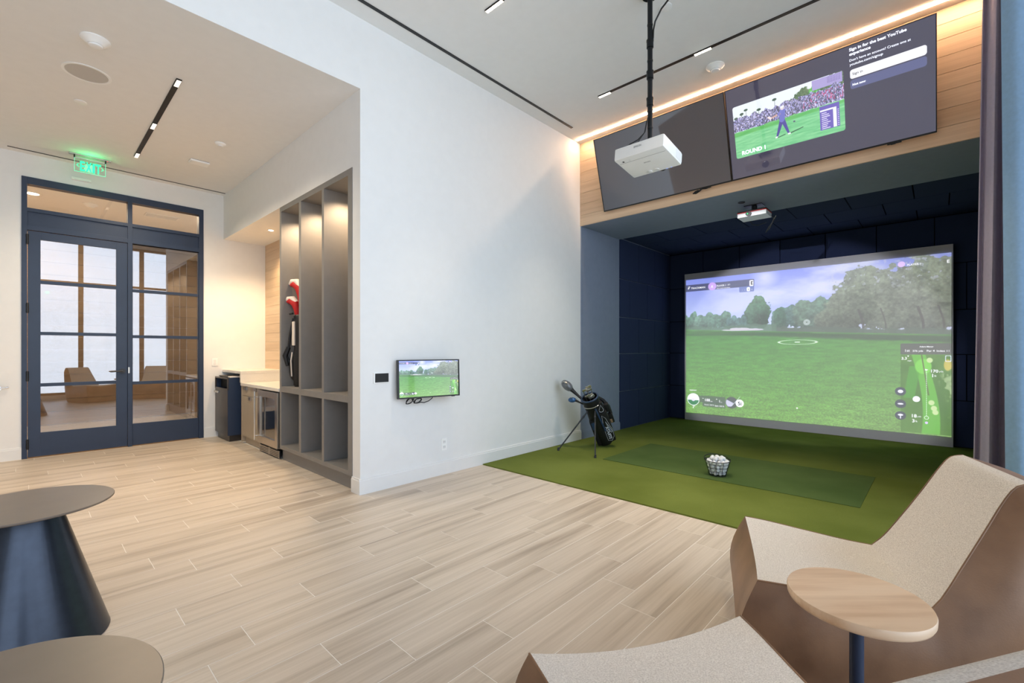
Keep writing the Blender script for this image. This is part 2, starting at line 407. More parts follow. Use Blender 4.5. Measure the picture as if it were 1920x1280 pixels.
def golf_picture():
    h, w = 760, 1100; asp = w/h
    V, U = np.meshgrid((np.arange(h)+.5)/h, (np.arange(w)+.5)/w, indexing='ij')
    img = np.zeros((h, w, 3))
    k = np.clip(V/0.36, 0, 1)[..., None]
    img[:] = np.array((118, 132, 214))*(1-k)+np.array((186, 196, 230))*k
    cl = fbm(h, w, 260, 110, 11, 5)
    put(img, np.clip((cl-0.5)*4.5, 0, 1)*np.clip(0.35+U*0.9, 0, 1), (214, 216, 226), 0.85)
    put(img, np.clip(1-np.hypot((U-.37)/.07, (V-.04)/.08), 0, 1)*2*np.clip(cl+.1, 0, 1), (220, 220, 224), .8)
    hz = 0.372+0.07*np.clip(U, 0, 1)                                   # base of the trees
    edge = fbm(h, w, 26, 26, 31, 4)-.5; leaf = fbm(h, w, 9, 9, 51, 3)
    def tree(cx, top, base, hw, col, sq=2.2, al=1.0):
        cy = (top+base)/2; hh = (base-top)/2
        d = (np.abs((U-cx)/hw)**sq+np.abs((V-cy)/hh)**sq)+edge*1.3
        c = np.array(col)[None, None, :]*(0.62+0.55*leaf+0.45*(fbm(h, w, 34, 30, 301, 3)-.35)-.25*np.clip((V-cy)/hh, -1, 1)*.8)[..., None] + np.clip((cx-hw*.2-U)*180, -10, 22)[..., None]
        put(img, np.clip((1.0-d)*14, 0, 1), c, al)
    G = (64, 96, 78)
    for i in range(9): tree(-0.01+i*.026, .262+.02*math.sin(i*2.1), .375, .024, (92, 122, 108))
    for i in range(5): tree(.215+i*.022, .30-.02*(i % 2), .378, .016, (84, 112, 110))
    for i in range(12): tree(.42+i*.02, .26-.004*i+.02*math.sin(i*1.7), .385, .024, (78, 104, 98))
    tree(.433, .238, .382, .026, G); tree(.535, .205, .39, .05, (92, 116, 100)); tree(.588, .192, .395, .05, (88, 112, 98))
    tree(.345, .162, .372, .052, (76, 106, 84))
    tree(.341, .20, .36, .058, (72, 102, 82))
    for cx, tp, bs, hw in ((.65, .20, .43, .06), (.72, .03, .42, .09), (.78, .06, .44, .09), (.85, .03, .44, .10), (.93, .01, .44, .10), (1.0, .0, .44, .09), (.70, .12, .42, .08), (.62, .26, .42, .05)):
        tree(cx, tp, bs, hw, (98, 108, 92), 2.0, 0.93)
    hole = fbm(h, w, 12, 12, 77, 3)
    put(img, np.clip((hole-.64)*12, 0, 1)*(U > .62)*np.clip((.20-V)*12, 0, 1), (172, 178, 206), .6)
    for cx, ww in ((.728, .005), (.912, .005), (.80, .003), (.347, .003), (.97, .004)):
        put(img, np.clip((ww-np.abs(U-cx-.01*np.sin(V*20)))*600, 0, 1)*(V > .28)*(V < hz+.01), (60, 58, 56), .8)
    put(img, np.clip((V-.345-.06*np.clip(U, 0, 1)-edge*.03)*120, 0, 1)*(U > .40), (78, 92, 80), .95); put(img, np.clip((V-.352-edge*.03)*120, 0, 1)*(U < .42), (84, 112, 92), .9)
    # ground
    gr = np.zeros_like(img); t = np.clip((V-.37)/.63, 0, 1)
    nz = fbm(h, w, 40, 8, 91, 4); nf = fbm(h, w, 5, 4, 95, 2)
    base = np.stack([74+40*t, 138+26*t, 58+18*t], -1)*(0.78+.30*nz+.22*(nf-.5)*t*2)[..., None]
    gr[:] = base
    g = np.clip((V-hz)*220, 0, 1)
    img[:] = img*(1-g[..., None])+gr*g[..., None]
    sh = np.clip((V-hz-.004)*90, 0, 1)*np.clip((.41+.085*np.clip(U, 0, 1)+.012*(edge)-V)*70, 0, 1)
    put(img, sh*np.clip(.35+U*.9, 0, 1), (58, 72, 58), .85)
    put(img, np.clip((.012-np.abs(V-.414-.02*U))*120, 0, 1)*(U < .5), (52, 84, 54), .7)
    put(img, np.clip((1-((U-.277)/.10)**2-((V-.387)/.009)**2+edge*.9)*4, 0, 1)*(V < .394), (196, 190, 206), .9); put(img, np.clip((1-((U-.255)/.05)**2-((V-.378)/.007)**2+edge*.9)*4, 0, 1), (204, 198, 212), .8)
    
    e = np.hypot((U-.503)/.078, (V-.477)/.0155)
    put(img, np.clip(1-np.abs(e-.94)*9, 0, 1), (240, 248, 245), .95)
    put(img, np.clip((.012-np.abs(U-.503))*300, 0, 1)*np.clip((.003-np.abs(V-.477))*900, 0, 1), (235, 245, 240))
    put(img, np.clip((.004-np.hypot((U-.502), (V-.906)/asp*1.0))*900, 0, 1), (245, 245, 250))
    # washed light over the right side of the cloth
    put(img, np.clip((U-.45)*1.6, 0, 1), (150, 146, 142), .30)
    # overlays
    bar = (56, 60, 92)
    put(img, rrect(U, V, -.05, .038, .326, .088, .006, asp), bar, .85)
    put(img, rrect(U, V, .26, .085, .326, .124, .006, asp), (92, 108, 168), .9)
    put(img, rrect(U, V, .306, .045, .323, .086, .006, asp), (240, 240, 246)); put(img, rrect(U, V, .294, .093, .308, .12, .006, asp), (240, 240, 246))
    put(img, np.clip((.021-np.hypot((U-.133), (V-.063)/asp))*600, 0, 1), (186, 150, 226))
    put(img, np.clip((.012-np.hypot((U-.858), (V-.038)/asp))*600, 0, 1), (206, 178, 232))
    put(img, rrect(U, V, .055, .866, .196, .915, .006, asp), (72, 88, 78), .8); put(img, rrect(U, V, .085, .90, .196, .945, .006, asp), (72, 88, 78), .8)
    rr = np.hypot((U-.038), (V-.898)/asp)
    put(img, np.clip((.032-rr)*700, 0, 1), (232, 236, 240)); put(img, np.clip((.029-rr)*700, 0, 1)*(V > .903), (40, 120, 70))
    put(img, np.clip((.010-np.hypot((U-.038), (V-.898)/asp))*700, 0, 1), (214, 208, 226))
    rr = np.hypot((U-.225), (V-.902)/asp)
    put(img, np.clip((.029-rr)*700, 0, 1), (74, 80, 80)); put(img, np.clip((.027-rr)*700, 0, 1)*np.clip((V-.885-(U-.21)*.7)*200, 0, 1)*(V < .93)*np.clip((.238-U-(V-.90)*.4)*300, 0, 1), (190, 190, 214))
    put(img, np.clip((.0018-np.abs((U-.245)+(V-.89)*.55))*900, 0, 1)*(V > .855)*(V < .925), (210, 220, 226))
    put(img, np.clip((.019-np.hypot((U-.262), (V-.903)/asp))*700, 0, 1), (242, 244, 250))
    # hole map
    mm = (U > .855)*(V > .555)*(V < .993)
    n2 = fbm(h, w, 40, 60, 131, 3)
    put(img, mm, np.stack([66+30*n2, 104+30*n2, 44+20*n2], -1), .9)
    cx = .915+.03*np.sin((V-.6)*5)
    put(img, mm*np.clip((.022+.02*np.clip(V-.7, 0, 1)-np.abs(U-cx))*300, 0, 1), (104, 176, 66), .85)
    put(img, mm*np.clip((.018-np.abs(U-.885+.1*(V-.75)))*300, 0, 1)*(V > .62)*(V < .8), (84, 150, 60), .8)
    put(img, mm*np.clip((1-np.hypot((U-.922)/.026, (V-.62)/.045))*6, 0, 1), (122, 196, 78), .9)
    put(img, mm*np.clip((.003-np.abs(U-.93-.09*(V-.7)))*400, 0, 1)*(V < .78), (92, 82, 66), .8)
    tr = fbm(h, w, 16, 18, 151, 2)
    put(img, mm*np.clip((U-.958-.03*np.abs(np.sin(V*9)))*60, 0, 1)*np.clip((tr-.42)*9, 0, 1)*(V < .9), np.stack([120+120*(tr-.4), 146+110*(tr-.4), 96+120*(tr-.4)], -1), .95)
    put(img, mm*np.clip((1-np.hypot((U-.99)/.012, (V-.61)/.035))*5, 0, 1), (190, 176, 84), .9)
    for cu, cv in ((.945, .82), (.952, .85), (.94, .585), (.956, .872)): put(img, np.clip((1-np.hypot((U-cu)/.010, (V-cv)/.016))*4, 0, 1), (196, 214, 160), .9)
    put(img, rrect(U, V, .855, .491, 1.02, .553, .004, asp), (92, 90, 90), .9)
    for cv in (.765, .836, .903): put(img, np.clip((.0175-np.hypot((U-.855), (V-cv)/asp))*700, 0, 1), (70, 72, 88), .95)
    for cu, cv, a, b in ((.855, .765, .009, .010), (.855, .836, .010, .005), (.855, .899, .009, .006), (.855, .912, .002, .010), (.902, .804, .012, .018)):
        put(img, np.clip((1-np.hypot((U-cu)/a, (V-cv)/b))*6, 0, 1), (230, 230, 242))
    put(img, np.clip((.0012-np.abs(U-.931))*1200, 0, 1)*(V > .64)*(V < .90)*(np.sin(V*600) > -.3), (228, 244, 244))
    put(img, np.clip((1-np.abs(np.hypot(U-.931, (V-.905)/asp)-.006)*600), 0, 1), (235, 240, 250))
    put(img, np.clip((.005-np.hypot(U-.931, (V-.933)/asp))*900, 0, 1), (206, 186, 250))
    put(img, rrect(U, V, .983, .558, .9995, .592, .004, asp)-rrect(U, V, .985, .561, .9975, .589, .004, asp), (214, 218, 250))
    put(img, np.clip((.006-np.abs(np.hypot(U-.539, (V-.35)/asp)-.008))*300, 0, .5), (225, 225, 235)); return img
def hud(fr, name, parent, mat, off=0.003):
    m = MB()
    for body, u, v, wd, bo in (('TRACKMAN', .026, .071, .072, .01), ('PLAYER 1', .156, .069, .042, .02), ('#1', .207, .067, .01, 0), ('No extra strokes', .156, .086, .062, 0),
        ('1', .272, .114, .005, 0), ('2', .283, .114, .006, 0), ('4', .314, .114, .006, 0), ('PLAYER 1', .875, .05, .04, .02), ('E', .988, .054, .007, .02),
        ('FAIRWAY', .020, .834, .035, .02), ('188', .098, .905, .024, .02), ('yds', .124, .907, .010, 0), ('1', .164, .907, .007, .02), ('in', .174, .909, .006, 0),
        ('Power 100 %', .095, .934, .046, .01), ('Spin 100 %', .146, .938, .044, .01), ('2\u00b0', .034, .962, .014, .02),
        ('Adare Manor', .911, .513, .040, .02), ('1st', .869, .538, .014, .01), ('376 yds', .891, .538, .030, .01), ('Par 4', .932, .538, .022, .01), ('Index 11', .960, .538, .034, .01),
        ('3.3', .858, .583, .016, .02), ('mph', .876, .592, .012, 0), ('170', .944, .652, .020, .02), ('yds', .966, .650, .012, 0), ('1', .944, .678, .006, .02), ('ft', .953, .676, .006, 0),
        ('18', .889, .908, .014, .02), ('yds', .905, .905, .011, 0), ('3', .889, .936, .008, .02), ('ft', .899, .934, .006, 0)):
        if len(body) == 1 and body != 'E': fr.text(m, body, u, v, None, (.030 if wd < .0065 and v < .2 else .062)*fr.W/3.535, bo, off)
        else: fr.text(m, body, u, v, wd, .05, bo, off)
    fr.poly(m, [(.085, .882), (.092, .885), (.085, .889)], off); fr.poly(m, [(.151, .888), (.158, .888), (.1545, .880)], off)
    fr.poly(m, [(.010, .052), (.022, .050), (.021, .055), (.014, .056)], off); fr.poly(m, [(.010, .060), (.019, .0585), (.018, .064), (.011, .072)], off)
    fr.poly(m, [(.927, .633), (.937, .638), (.927, .643)], off)
    fr.poly(m, [(.875, .560), (.881, .560), (.878, .568)], off)
    fr.poly(m, [(.131, .055), (.136, .058), (.134, .068), (.138, .075), (.135, .076), (.131, .067), (.127, .075), (.125, .073), (.130, .062)], off)
    o = obj(name, m, mat, parent)
    d = MB(); fr.text(d, 'E', .3105, .077, None, .085*fr.W/3.535, .02, off); fr.text(d, '3', .2985, .113, None, .040*fr.W/3.535, .02, off); fr.text(d, '5i', .254, .916, .016, .05, .02, off)
    obj(name, d, M['textdark'], parent)
def tv_picture():
    h, w = 600, 1076; asp = w/h
    V, U = np.meshgrid((np.arange(h)+.5)/h, (np.arange(w)+.5)/w, indexing='ij')
    img = np.zeros((h, w, 3)); img[:] = (64, 61, 80)  # page grey lifted, the room's reflected haze on the panel mixed into it
    put(img, rrect(U, V, .65, .224, .967, .310, .022, asp), (250, 250, 255)); put(img, rrect(U, V, .65, .320, .967, .406, .022, asp), (92, 96, 138))
    ph = np.zeros_like(img); ph[:] = (236, 244, 252)
    ed = fbm(h, w, 20, 20, 201, 4)-.5; fine = fbm(h, w, 4, 5, 211, 2); lf = fbm(h, w, 8, 8, 221, 3)
    for u0, tp, hw in ((.40, .30, .03), (.43, .27, .035), (.46, .29, .03), (.50, .245, .04), (.54, .26, .03), (.58, .22, .035), (.61, .23, .04), (.36, .335, .03), (.33, .35, .03), (.30, .36, .02), (.22, .36, .03), (.27, .36, .03)):
        d = ((U-u0)/(hw*1.25))**2+((V-(tp+.075))/.10)**2+ed*1.0
        g = 1.0 if abs(u0-.50) > .01 else 1.5
        put(ph, np.clip((1-d)*10, 0, 1), np.stack([50+90*lf, (80+80*lf)*g, 50+70*lf], -1))
    for u0, tp in ((.085, .30), (.112, .27), (.05, .33), (.185, .31), (.16, .33), (.275, .26)):
        put(ph, np.clip((.0015-np.abs(U-u0))*900, 0, 1)*(V > tp)*(V < .42), (110, 110, 110))
        d = ((U-u0)/.012)**2+((V-tp)/.014)**2+ed; put(ph, np.clip((1-d)*8, 0, 1), (70, 96, 80))
    put(ph, rrect(U, V, .47, .205, .615, .30, .003, asp), (172, 160, 214)); put(ph, ((np.sin(U*900) > 0)*(np.sin(V*500) > 0)*(U > .545)*(U < .605)*(V > .215)*(V < .27)), (96, 84, 150), .8)
    # the crowd along the fairway
    top = .335-.03*np.clip((U-.2)/.4, 0, 1); bot = .475+.02*np.clip((.4-U), 0, 1)-.02*np.clip((U-.4), 0, 1)
    px = fbm(h, w, 5, 16, 231, 2); pc = vn(h, w, 4.5, 9, 241); pd = vn(h, w, 5, 11, 251); pe = vn(h, w, 6, 12, 261)
    lum = .35+.95*vn(h, w, 3.5, 7, 281); cr = np.stack([120+95*pc, 112+90*pc+14*pd, 165+70*pc+20*pd], -1)*lum[..., None]
    put(ph, (V > top+.02*ed*4)*(V < bot+ed*.03), cr)
    put(ph, (pe > .72)*(V > top+.02)*(V < bot-.03)*(U > .42), (214, 70, 120), .6)
    tt = fbm(h, w, 60, 9, 271, 4)
    gcol = np.stack([90+70*tt, 186+40*tt, 120+50*tt], -1)
    put(ph, np.clip((V-bot-ed*.02)*200, 0, 1), gcol)
    put(ph, np.clip((V-bot)*80, 0, 1)*np.clip((.535-.05*(U-.2)-V)*60, 0, 1), (74, 170, 62), .55)
    put(ph, np.clip((.02-np.abs(V-.655-.02*np.sin(U*9)))*60, 0, 1)*(U > .29)*(U < .40), (46, 110, 66), .0)
    # player: shirt, trousers, arms, cap, shoes
    def limb(p, q, r0, r1, c):
        ax, ay = p; bx, by = q; X = (U-ax)*asp; Y = V-ay; dx = (bx-ax)*asp; dy = by-ay
        t = np.clip((X*dx+Y*dy)/(dx*dx+dy*dy), 0, 1); d = np.hypot(X-t*dx, Y-t*dy)-(r0+(r1-r0)*t); put(ph, np.clip(.5-d*500, 0, 1), c)
    limb((.345, .654), (.415, .628), .006, .004, (40, 96, 66)); limb((.28, .664), (.32, .65), .004, .004, (40, 96, 66))
    limb((.305, .50), (.278, .645), .020, .010, (74, 66, 150)); limb((.313, .50), (.338, .64), .020, .010, (78, 70, 156))
    limb((.312, .405), (.308, .49), .030, .026, (112, 116, 196)); limb((.298, .42), (.244, .445), .010, .007, (214, 170, 160)); limb((.306, .40), (.290, .425), .012, .011, (120, 122, 200))
    limb((.312, .368), (.313, .374), .017, .017, (226, 214, 220)); limb((.308, .360), (.318, .358), .011, .011, (240, 240, 246))
    limb((.276, .657), (.270, .660), .008, .008, (240, 240, 245)); limb((.338, .654), (.346, .655), .008, .008, (240, 240, 245))
    limb((.246, .44), (.236, .425), .012, .010, (246, 226, 226)); limb((.371, .545), (.374, .546), .008, .006, (70, 60, 110))
    # leaderboard
    put(ph, rrect(U, V, .501, .482, .596, .718, .002, asp), (112, 96, 186)); put(ph, (U > .565)*(U < .582)*(V > .52)*(V < .715), (240, 240, 250)); put(ph, (U > .503)*(U < .565)*(V > .518)*(V < .535), (240, 240, 252))
    for i in range(9): put(ph, (U > .509)*(U < .534+.018*math.sin(i*2.2)**2)*(np.abs(V-(.552+i*.019)) < .0042), (226, 220, 250)); put(ph, (U > .586)*(U < .593)*(np.abs(V-(.552+i*.019)) < .0045), (214, 206, 250))
    put(img, rrect(U, V, .034, .20, .620, .776, .022, asp), ph); return img
def screen_mat(name, im, em, base, rough, sheen=0.0):
    k = N(name); t = k.n('TexImage'); t.image = im; t.extension = 'EXTEND'; tc = k.n('TexCoord'); k.l(tc.outputs['UV'], t.inputs[0])
    k.b.inputs['Base Color'].default_value = base; k.b.inputs['Roughness'].default_value = rough; k.b.inputs['Coat Weight'].default_value = sheen; k.b.inputs['Coat IOR'].default_value = 1.9; k.b.inputs['Coat Roughness'].default_value = .03
    k.l(t.outputs[0], k.b.inputs['Emission Color']); k.b.inputs['Emission Strength'].default_value = em; return k.m
GOLF = to_image('golf_scene', golf_picture()); TVIM = to_image('sign_in_screen', tv_picture())

# ------------------------------------------------------------------ the room
XL, YW, YD, ZC, ZL, XH = 2.046, 3.792, 7.96, 4.28, 3.648, 5.49      # locker wall, screen-side wall, door wall, ceilings, header wall
YR = -0.80                                                          # window wall
fl = struct('floor', boxes(((-3.0, YR-.1, -.15), (XH-1.96, 11.3, -.0009)), ((XH-1.96, YR-.1, -.15), (8.6, 3.95, -.004)), ((XH-1.96, 3.95, -.15), (8.6, 11.3, -.1))), M['grout'], label='pale grout bed under the wood-look floor planks')
L, G = 0.99, 0.0035
offs = {6: 1.257, 7: 1.5, 8: 1.116, 9: .888, 10: 1.5, 11: .688, 12: 1.038, 13: 1.5, 14: .808, 15: 1.097, 16: .686, 17: 1.507, 18: 1.09}
shared = None
XE = 3.53
for k in range(-4, 40):
    y0, y1 = k*.2, k*.2+.2
    if y1 > YD: y1 = YD - .004
    off = offs.get(k, .2 + (k*0.377) % .99)
    x = off - 6*L
    xe = XE if y0 < 3.79 else 2.0785
    while x < xe:
        a, b = max(x, -1.6), min(x+L, xe); x += L
        if b-a < .02: continue
        if y0 > 3.7 and a > xe-.02: continue
        ye = 3.777 if 3.59 < y0 < 3.61 and b > XL+.1 else y1
        wd = ye-y0-G; ln = b-a-G
        c = Vector(((a+b)/2, (y0+ye)/2, 0))
        full = abs(b-a-L) < 1e-6 and abs(ye-y0-.2) < 1e-6
        if full and shared is not None:
            o = bpy.data.objects.new('plank', shared); COL.objects.link(o); o.parent = fl; o.location = c
        else:
            m = MB().box((-ln/2, -wd/2, -.006), (ln/2, wd/2, 0), 0.0008)
            o = obj('plank', m, M['plank'], fl, local=True); o.location = c
            if full: shared = o.data
# left-hand remainder of the floor outside the frame, joined rows
mb = MB()
for k in range(-4, 40):
    y0, y1 = k*.2, min(k*.2+.2, YD-.004)
    for j, xa in enumerate((-3.0, -2.3)): mb.box((xa, y0+G/2, -.006), (-2.3-G if j == 0 else -1.6-G/2, y1-G/2, 0))
o = obj('plank_rows', mb, M['plank'], fl); o['kind'] = 'stuff'
# corridor floor behind the doors
mb = MB()
for k in range(16):
    mb.box((-3, 8.1+k*.2, -.006), (3, 8.1+k*.2+.1965, 0))
o = obj('corridor_plank_rows', mb, M['plank'], fl); o['kind'] = 'stuff'
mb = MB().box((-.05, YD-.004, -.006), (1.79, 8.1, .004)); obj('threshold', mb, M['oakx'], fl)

struct('ceiling_main', boxes(((-3.0, YR-.1, ZC), (8.6, YW+.14, ZC+.2))), M['ceil'], label='high pale grey ceiling over the golf side of the room')
struct('ceiling_lounge', boxes(((-3.0, YW+.001, ZL), (XL, YD, ZL+.2))), M['ceil'], label='lower warm white ceiling over the door side')
struct('wall_front', boxes(((XL, YW, 0), (XH, YW+.14, ZC)), ((-3.0, YW, ZL+.001), (XL, YW+.14, ZC+.05))), M['wall'], label='white wall carrying the small screen and the beam above the lower ceiling')
struct('wall_bulkhead', boxes(((XL, YW+.14, 2.985), (2.74, YD, ZL+.2)), ((2.66, YW+.14, 0), (2.74, YD, 2.985))), M['wall'], label='white bulkhead over the lockers and counter niche')
struct('wall_back', boxes(((-3.0, YD, 0), (-.05, YD+.14, ZL+.2)), ((1.786, YD, 0), (2.74, YD+.14, ZL+.2)), ((-.05, YD, 3.375), (1.786, YD+.14, ZL+.2))), M['wall'], label='white wall around the glazed navy doors')
struct('wall_left', boxes(((-3.1, YR, 0), (-3.0, YD+.14, ZC+.05))), M['wall'], label='white side wall of the lounge')
struct('wall_corridor', boxes(((-3, 11.2, -.1), (3.2, 11.3, 3.9)), ((-3.1, 8.1, -.1), (-3, 11.3, 3.9)), ((3.0, 8.1, -.1), (3.1, 11.3, 3.9))), M['wall'], label='corridor walls behind the glazed doors')
struct('ceiling_corridor', boxes(((-3.1, 8.1, 3.68), (3.1, 11.3, 3.8))), M['ceil'], label='corridor ceiling behind the glazed doors')
cw = bpy.data.objects['wall_corridor']; sm = None
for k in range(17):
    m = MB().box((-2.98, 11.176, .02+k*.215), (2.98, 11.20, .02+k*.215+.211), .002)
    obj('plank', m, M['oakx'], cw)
# window wall: six windows with frames
wl = struct('wall_window', boxes(((-3.1, YR-.14, -.1), (4.9, YR, .12)), ((-3.1, YR-.14, 4.2), (4.9, YR, ZC+.05)), ((4.9, YR-.14, -.1), (8.6, YR, ZC+.05))), M['wall'], label='window wall behind the seating')
for i in range(6):
    x0 = -2.86+i*1.28
    wn = struct('window_%d' % (i+1), boxes(((x0, YR-.12, .12), (x0+.05, YR-.02, 4.2)), ((x0+1.23, YR-.12, .12), (x0+1.28, YR-.02, 4.2)), ((x0+.05, YR-.12, .12), (x0+1.23, YR-.02, .18)), ((x0+.05, YR-.12, 4.14), (x0+1.23, YR-.02, 4.2)), ((x0+.05, YR-.10, 3.06), (x0+1.23, YR-.04, 3.12))), M['aluwin'], label='tall bronze framed window')
    m = MB().box((x0+.05, YR-.075, .18), (x0+1.23, YR-.069, 4.14)); obj('pane', m, M['winglass'], wn)
struct('wall_window_end', boxes(((-3.1, YR-.14, .12), (-2.86, YR, 4.2)), ((4.82, YR-.14, .12), (4.9, YR, 4.2))), M['wall'], label='wall ends beside the windows')
# header wall above the bay with its oak planks, soffit, bay walls
hd = struct('wall_header', boxes(((XH, YR, 3.10), (6.56, YW, ZC+.05))), M['bayceil'], label='oak clad header wall over the golf bay')
zs = [3.09, 3.245, 3.402, 3.561, 3.711, 3.862, 4.016, 4.147, 4.279]
for a, b in zip(zs, zs[1:]):
    cut = random.choice((1.1, 2.0, 2.7))
    for y0, y1 in ((YR, YW-.001),):
        obj('plank', MB().box((XH-.014, y0, a+.0015), (XH+.002, y1, b-.0015), .0012), M['oak'], hd)
struct('ceiling_soffit', boxes(((XH+.002, YR, 3.088), (6.56, YW-.01, 3.10))), M['bayceil'], label='grey painted soffit at the mouth of the golf bay')
wb = struct('wall_bay_left', boxes(((XH, 3.775, 0), (6.556, 3.93, 3.3)), ((6.556, 3.79, 0), (8.6, 3.93, 3.3))), M['bayceil'], label='grey return wall and tiled side of the golf bay')
wr = struct('wall_bay_rear', boxes(((8.475, YR, 0), (8.6, 3.93, 3.3))), M['felt'], label='dark rear wall behind the impact screen')
struct('wall_bay_right', boxes(((5.6, YR, 0), (8.6, YR+.02, 3.3))), M['felt'], label='dark right side of the golf bay')
cb = struct('ceiling_bay', boxes(((6.56, YR, 3.135), (8.6, 3.93, 3.3))), M['felt'], label='dark ceiling of the golf bay')
tl = {}
def felt_tile(parent, lo, hi):
    sz = tuple(round(hi[i]-lo[i], 4) for i in range(3)); c = Vector(((lo[i]+hi[i])/2 for i in range(3)))
    if sz not in tl:
        o = obj('tile', MB().box(Vector(sz)*-.5, Vector(sz)*.5, .004), M['tile'], parent, local=True); tl[sz] = o.data
    else:
        o = bpy.data.objects.new('tile', tl[sz]); COL.objects.link(o); o.parent = parent
    o.location = c
zr = [.012, .627, 1.241, 1.835, 2.457, 3.105]
for i, (a, b) in enumerate(zip(zr, zr[1:])):
    xs = [6.56, 7.193, 7.803, 8.412, 8.475] if i % 2 == 0 else [6.56, 6.886, 7.511, 8.111, 8.475]
    for x0, x1 in zip(xs, xs[1:]): felt_tile(wb, (x0+.005, 3.766, a+.005), (x1-.005, 3.79, b-.005))
    ys = [3.766-.62*j-(.31 if i % 2 else 0) for j in range(-1, 9)]
    for y1, y0 in zip(ys, ys[1:]):
        y1 = min(y1, 3.766); y0 = max(y0, YR+.02)
        if y1-y0 > .05: felt_tile(wr, (8.45, y0+.005, a+.005), (8.475, y1-.005, b-.005))
for i, (a, b) in enumerate(((6.57, 7.277), (7.277, 7.897), (7.897, 8.45))):
    ys = [3.25-.607*j-(.305 if i % 2 else 0) + .607 for j in range(-1, 9)]
    ys = [y+(.0) for y in ys]
    sh = 2.644-3.25
    ys = [y-(round(sh/.607)*.607-sh) for y in ys]
    for y1, y0 in zip(ys, ys[1:]):
        y1 = min(y1, 3.764); y0 = max(y0, YR+.02)
        if y1-y0 > .05: felt_tile(cb, (a+.006, y0+.006, 3.11), (b-.006, y1-.006, 3.135))
# baseboards
def baseboard(name, pts, mat, h=.14):
    m = MB()
    for a, b, nx, ny in pts:      # along a->b, thickness towards (nx, ny)
        x0, y0 = a; x1, y1 = b
        m.box((min(x0, x1, x0+nx*.016, x1+nx*.016), min(y0, y1, y0+ny*.016, y1+ny*.016), 0), (max(x0, x1, x0+nx*.016, x1+nx*.016), max(y0, y1, y0+ny*.016, y1+ny*.016), h-.018))
        m.box((min(x0, x1, x0+nx*.010, x1+nx*.010), min(y0, y1, y0+ny*.010, y1+ny*.010), h-.018), (max(x0, x1, x0+nx*.010, x1+nx*.010), max(y0, y1, y0+ny*.010, y1+ny*.010), h))
    return struct(name, m, mat)
baseboard('baseboard_front', [((XL-.016, YW), (XH+.004, YW), 0, -1), ((XL, YW+.0005), (XL, YW+.14), -1, 0)], M['trim'])
baseboard('baseboard_back_left', [((-3, YD), (-.05, YD), 0, -1)], M['trim'])
baseboard('baseboard_back_right', [((1.79, YD), (2.0, YD), 0, -1)], M['trim'])
baseboard('baseboard_bay', [((5.52, 3.775), (6.556, 3.775), 0, -1)], M['bayceil'])
# thin black ceiling slots
struct('trim_1', boxes(((1.0, 3.575, ZC-.006), (5.0, 3.607, ZC+.002))), M['black'], label='black linear air slot in the high ceiling along the white wall')
struct('trim_2', boxes(((-.16, 7.80, ZL-.004), (2.03, 7.822, ZL+.002))), M['black'], label='thin black slot in the lower ceiling along the door wall')

# ------------------------------------------------------------------ glazed doors
dr = struct('door_1', boxes(((-.05, YD-.012, 0), (-.003, YD+.10, 3.375)), ((1.728, YD-.012, 0), (1.786, YD+.10, 3.375)), ((-.003, YD-.012, 3.29), (1.728, YD+.10, 3.375)),
    ((-.003, YD-.012, 2.962), (1.728, YD+.10, 3.005)), ((-.003, YD-.012, 2.74), (1.728, YD+.10, 2.80)), ((.922, YD-.0135, 0), (.970, YD+.1015, 3.374)), bev=.002), M['navy'], label='navy steel frame of the glazed double door')
obj('transom_panel', boxes(((-.003, YD+.01, 2.80), (.922, YD+.05, 2.962)), ((.970, YD+.01, 2.80), (1.728, YD+.05, 2.962))), M['navy'], dr)
for a, b in ((-.003, .922), (.970, 1.728)): obj('transom_pane', MB().box((a, YD+.03, 3.005), (b, YD+.038, 3.29)), M['transglass'], dr)
def leaf(name, x0, x1, g0, g1, zb, zt, munt):
    lf = obj(name, boxes(((x0, YD, .012), (g0, YD+.045, 2.735)), ((g1, YD, .012), (x1, YD+.045, 2.735)), ((g0, YD, .012), (g1, YD+.045, zb)), ((g0, YD, zt), (g1, YD+.045, 2.735)), bev=.0015), M['navy'], dr)
    z0 = zb
    for z in munt+[None]:
        z1 = zt if z is None else z-.02
        obj('pane', MB().box((g0, YD+.02, z0), (g1, YD+.028, z1)), M['doorglass'], lf)
        if z is not None:
            obj('muntin', MB().box((g0, YD+.002, z-.02), (g1, YD+.043, z+.02), .0015), M['navy'], lf); z0 = z+.02
    return lf
lf = leaf('door_leaf', .0, .919, .108, .806, .296, 2.64, [.875, 1.502, 2.126])
rf = leaf('fixed_leaf', .972, 1.726, .975, 1.722, .30, 2.735, [.852, 1.482, 2.105])
for z in (.17, .987, 1.804, 2.627): obj('hinge', MB().cyl((-.002, YD-.016, z-.06), (-.002, YD-.016, z+.06), .012, n=10), M['black'], dr)
hn = obj('handle', MB().cyl((.868, YD, 1.02), (.868, YD-.02, 1.02), .033, n=24).cyl((.868, YD-.02, 1.02), (.868, YD-.06, 1.02), .011, n=12).tube([(.868, YD-.055, 1.02), (.80, YD-.058, 1.018), (.742, YD-.05, 1.014)], .0085), M['alu'], lf, smooth=True)
obj('strike_plate', MB().box((.926, YD-.014, .99), (.942, YD-.010, 1.07)), M['steel'], dr)

# ------------------------------------------------------------------ turf, mat
tf = tag(obj('putting_turf', MB().box((XE, YR+.02, -.004), (8.45, 3.766, .012), .002), M['turf']), 'olive green putting turf covering the floor of the golf bay', 'turf')
mt = tag(obj('hitting_mat', MB().box((4.645, .47, .0125), (5.865, 2.892, .0165), .001), M['mat']), 'darker green rectangular hitting mat set on the putting turf', 'mat')

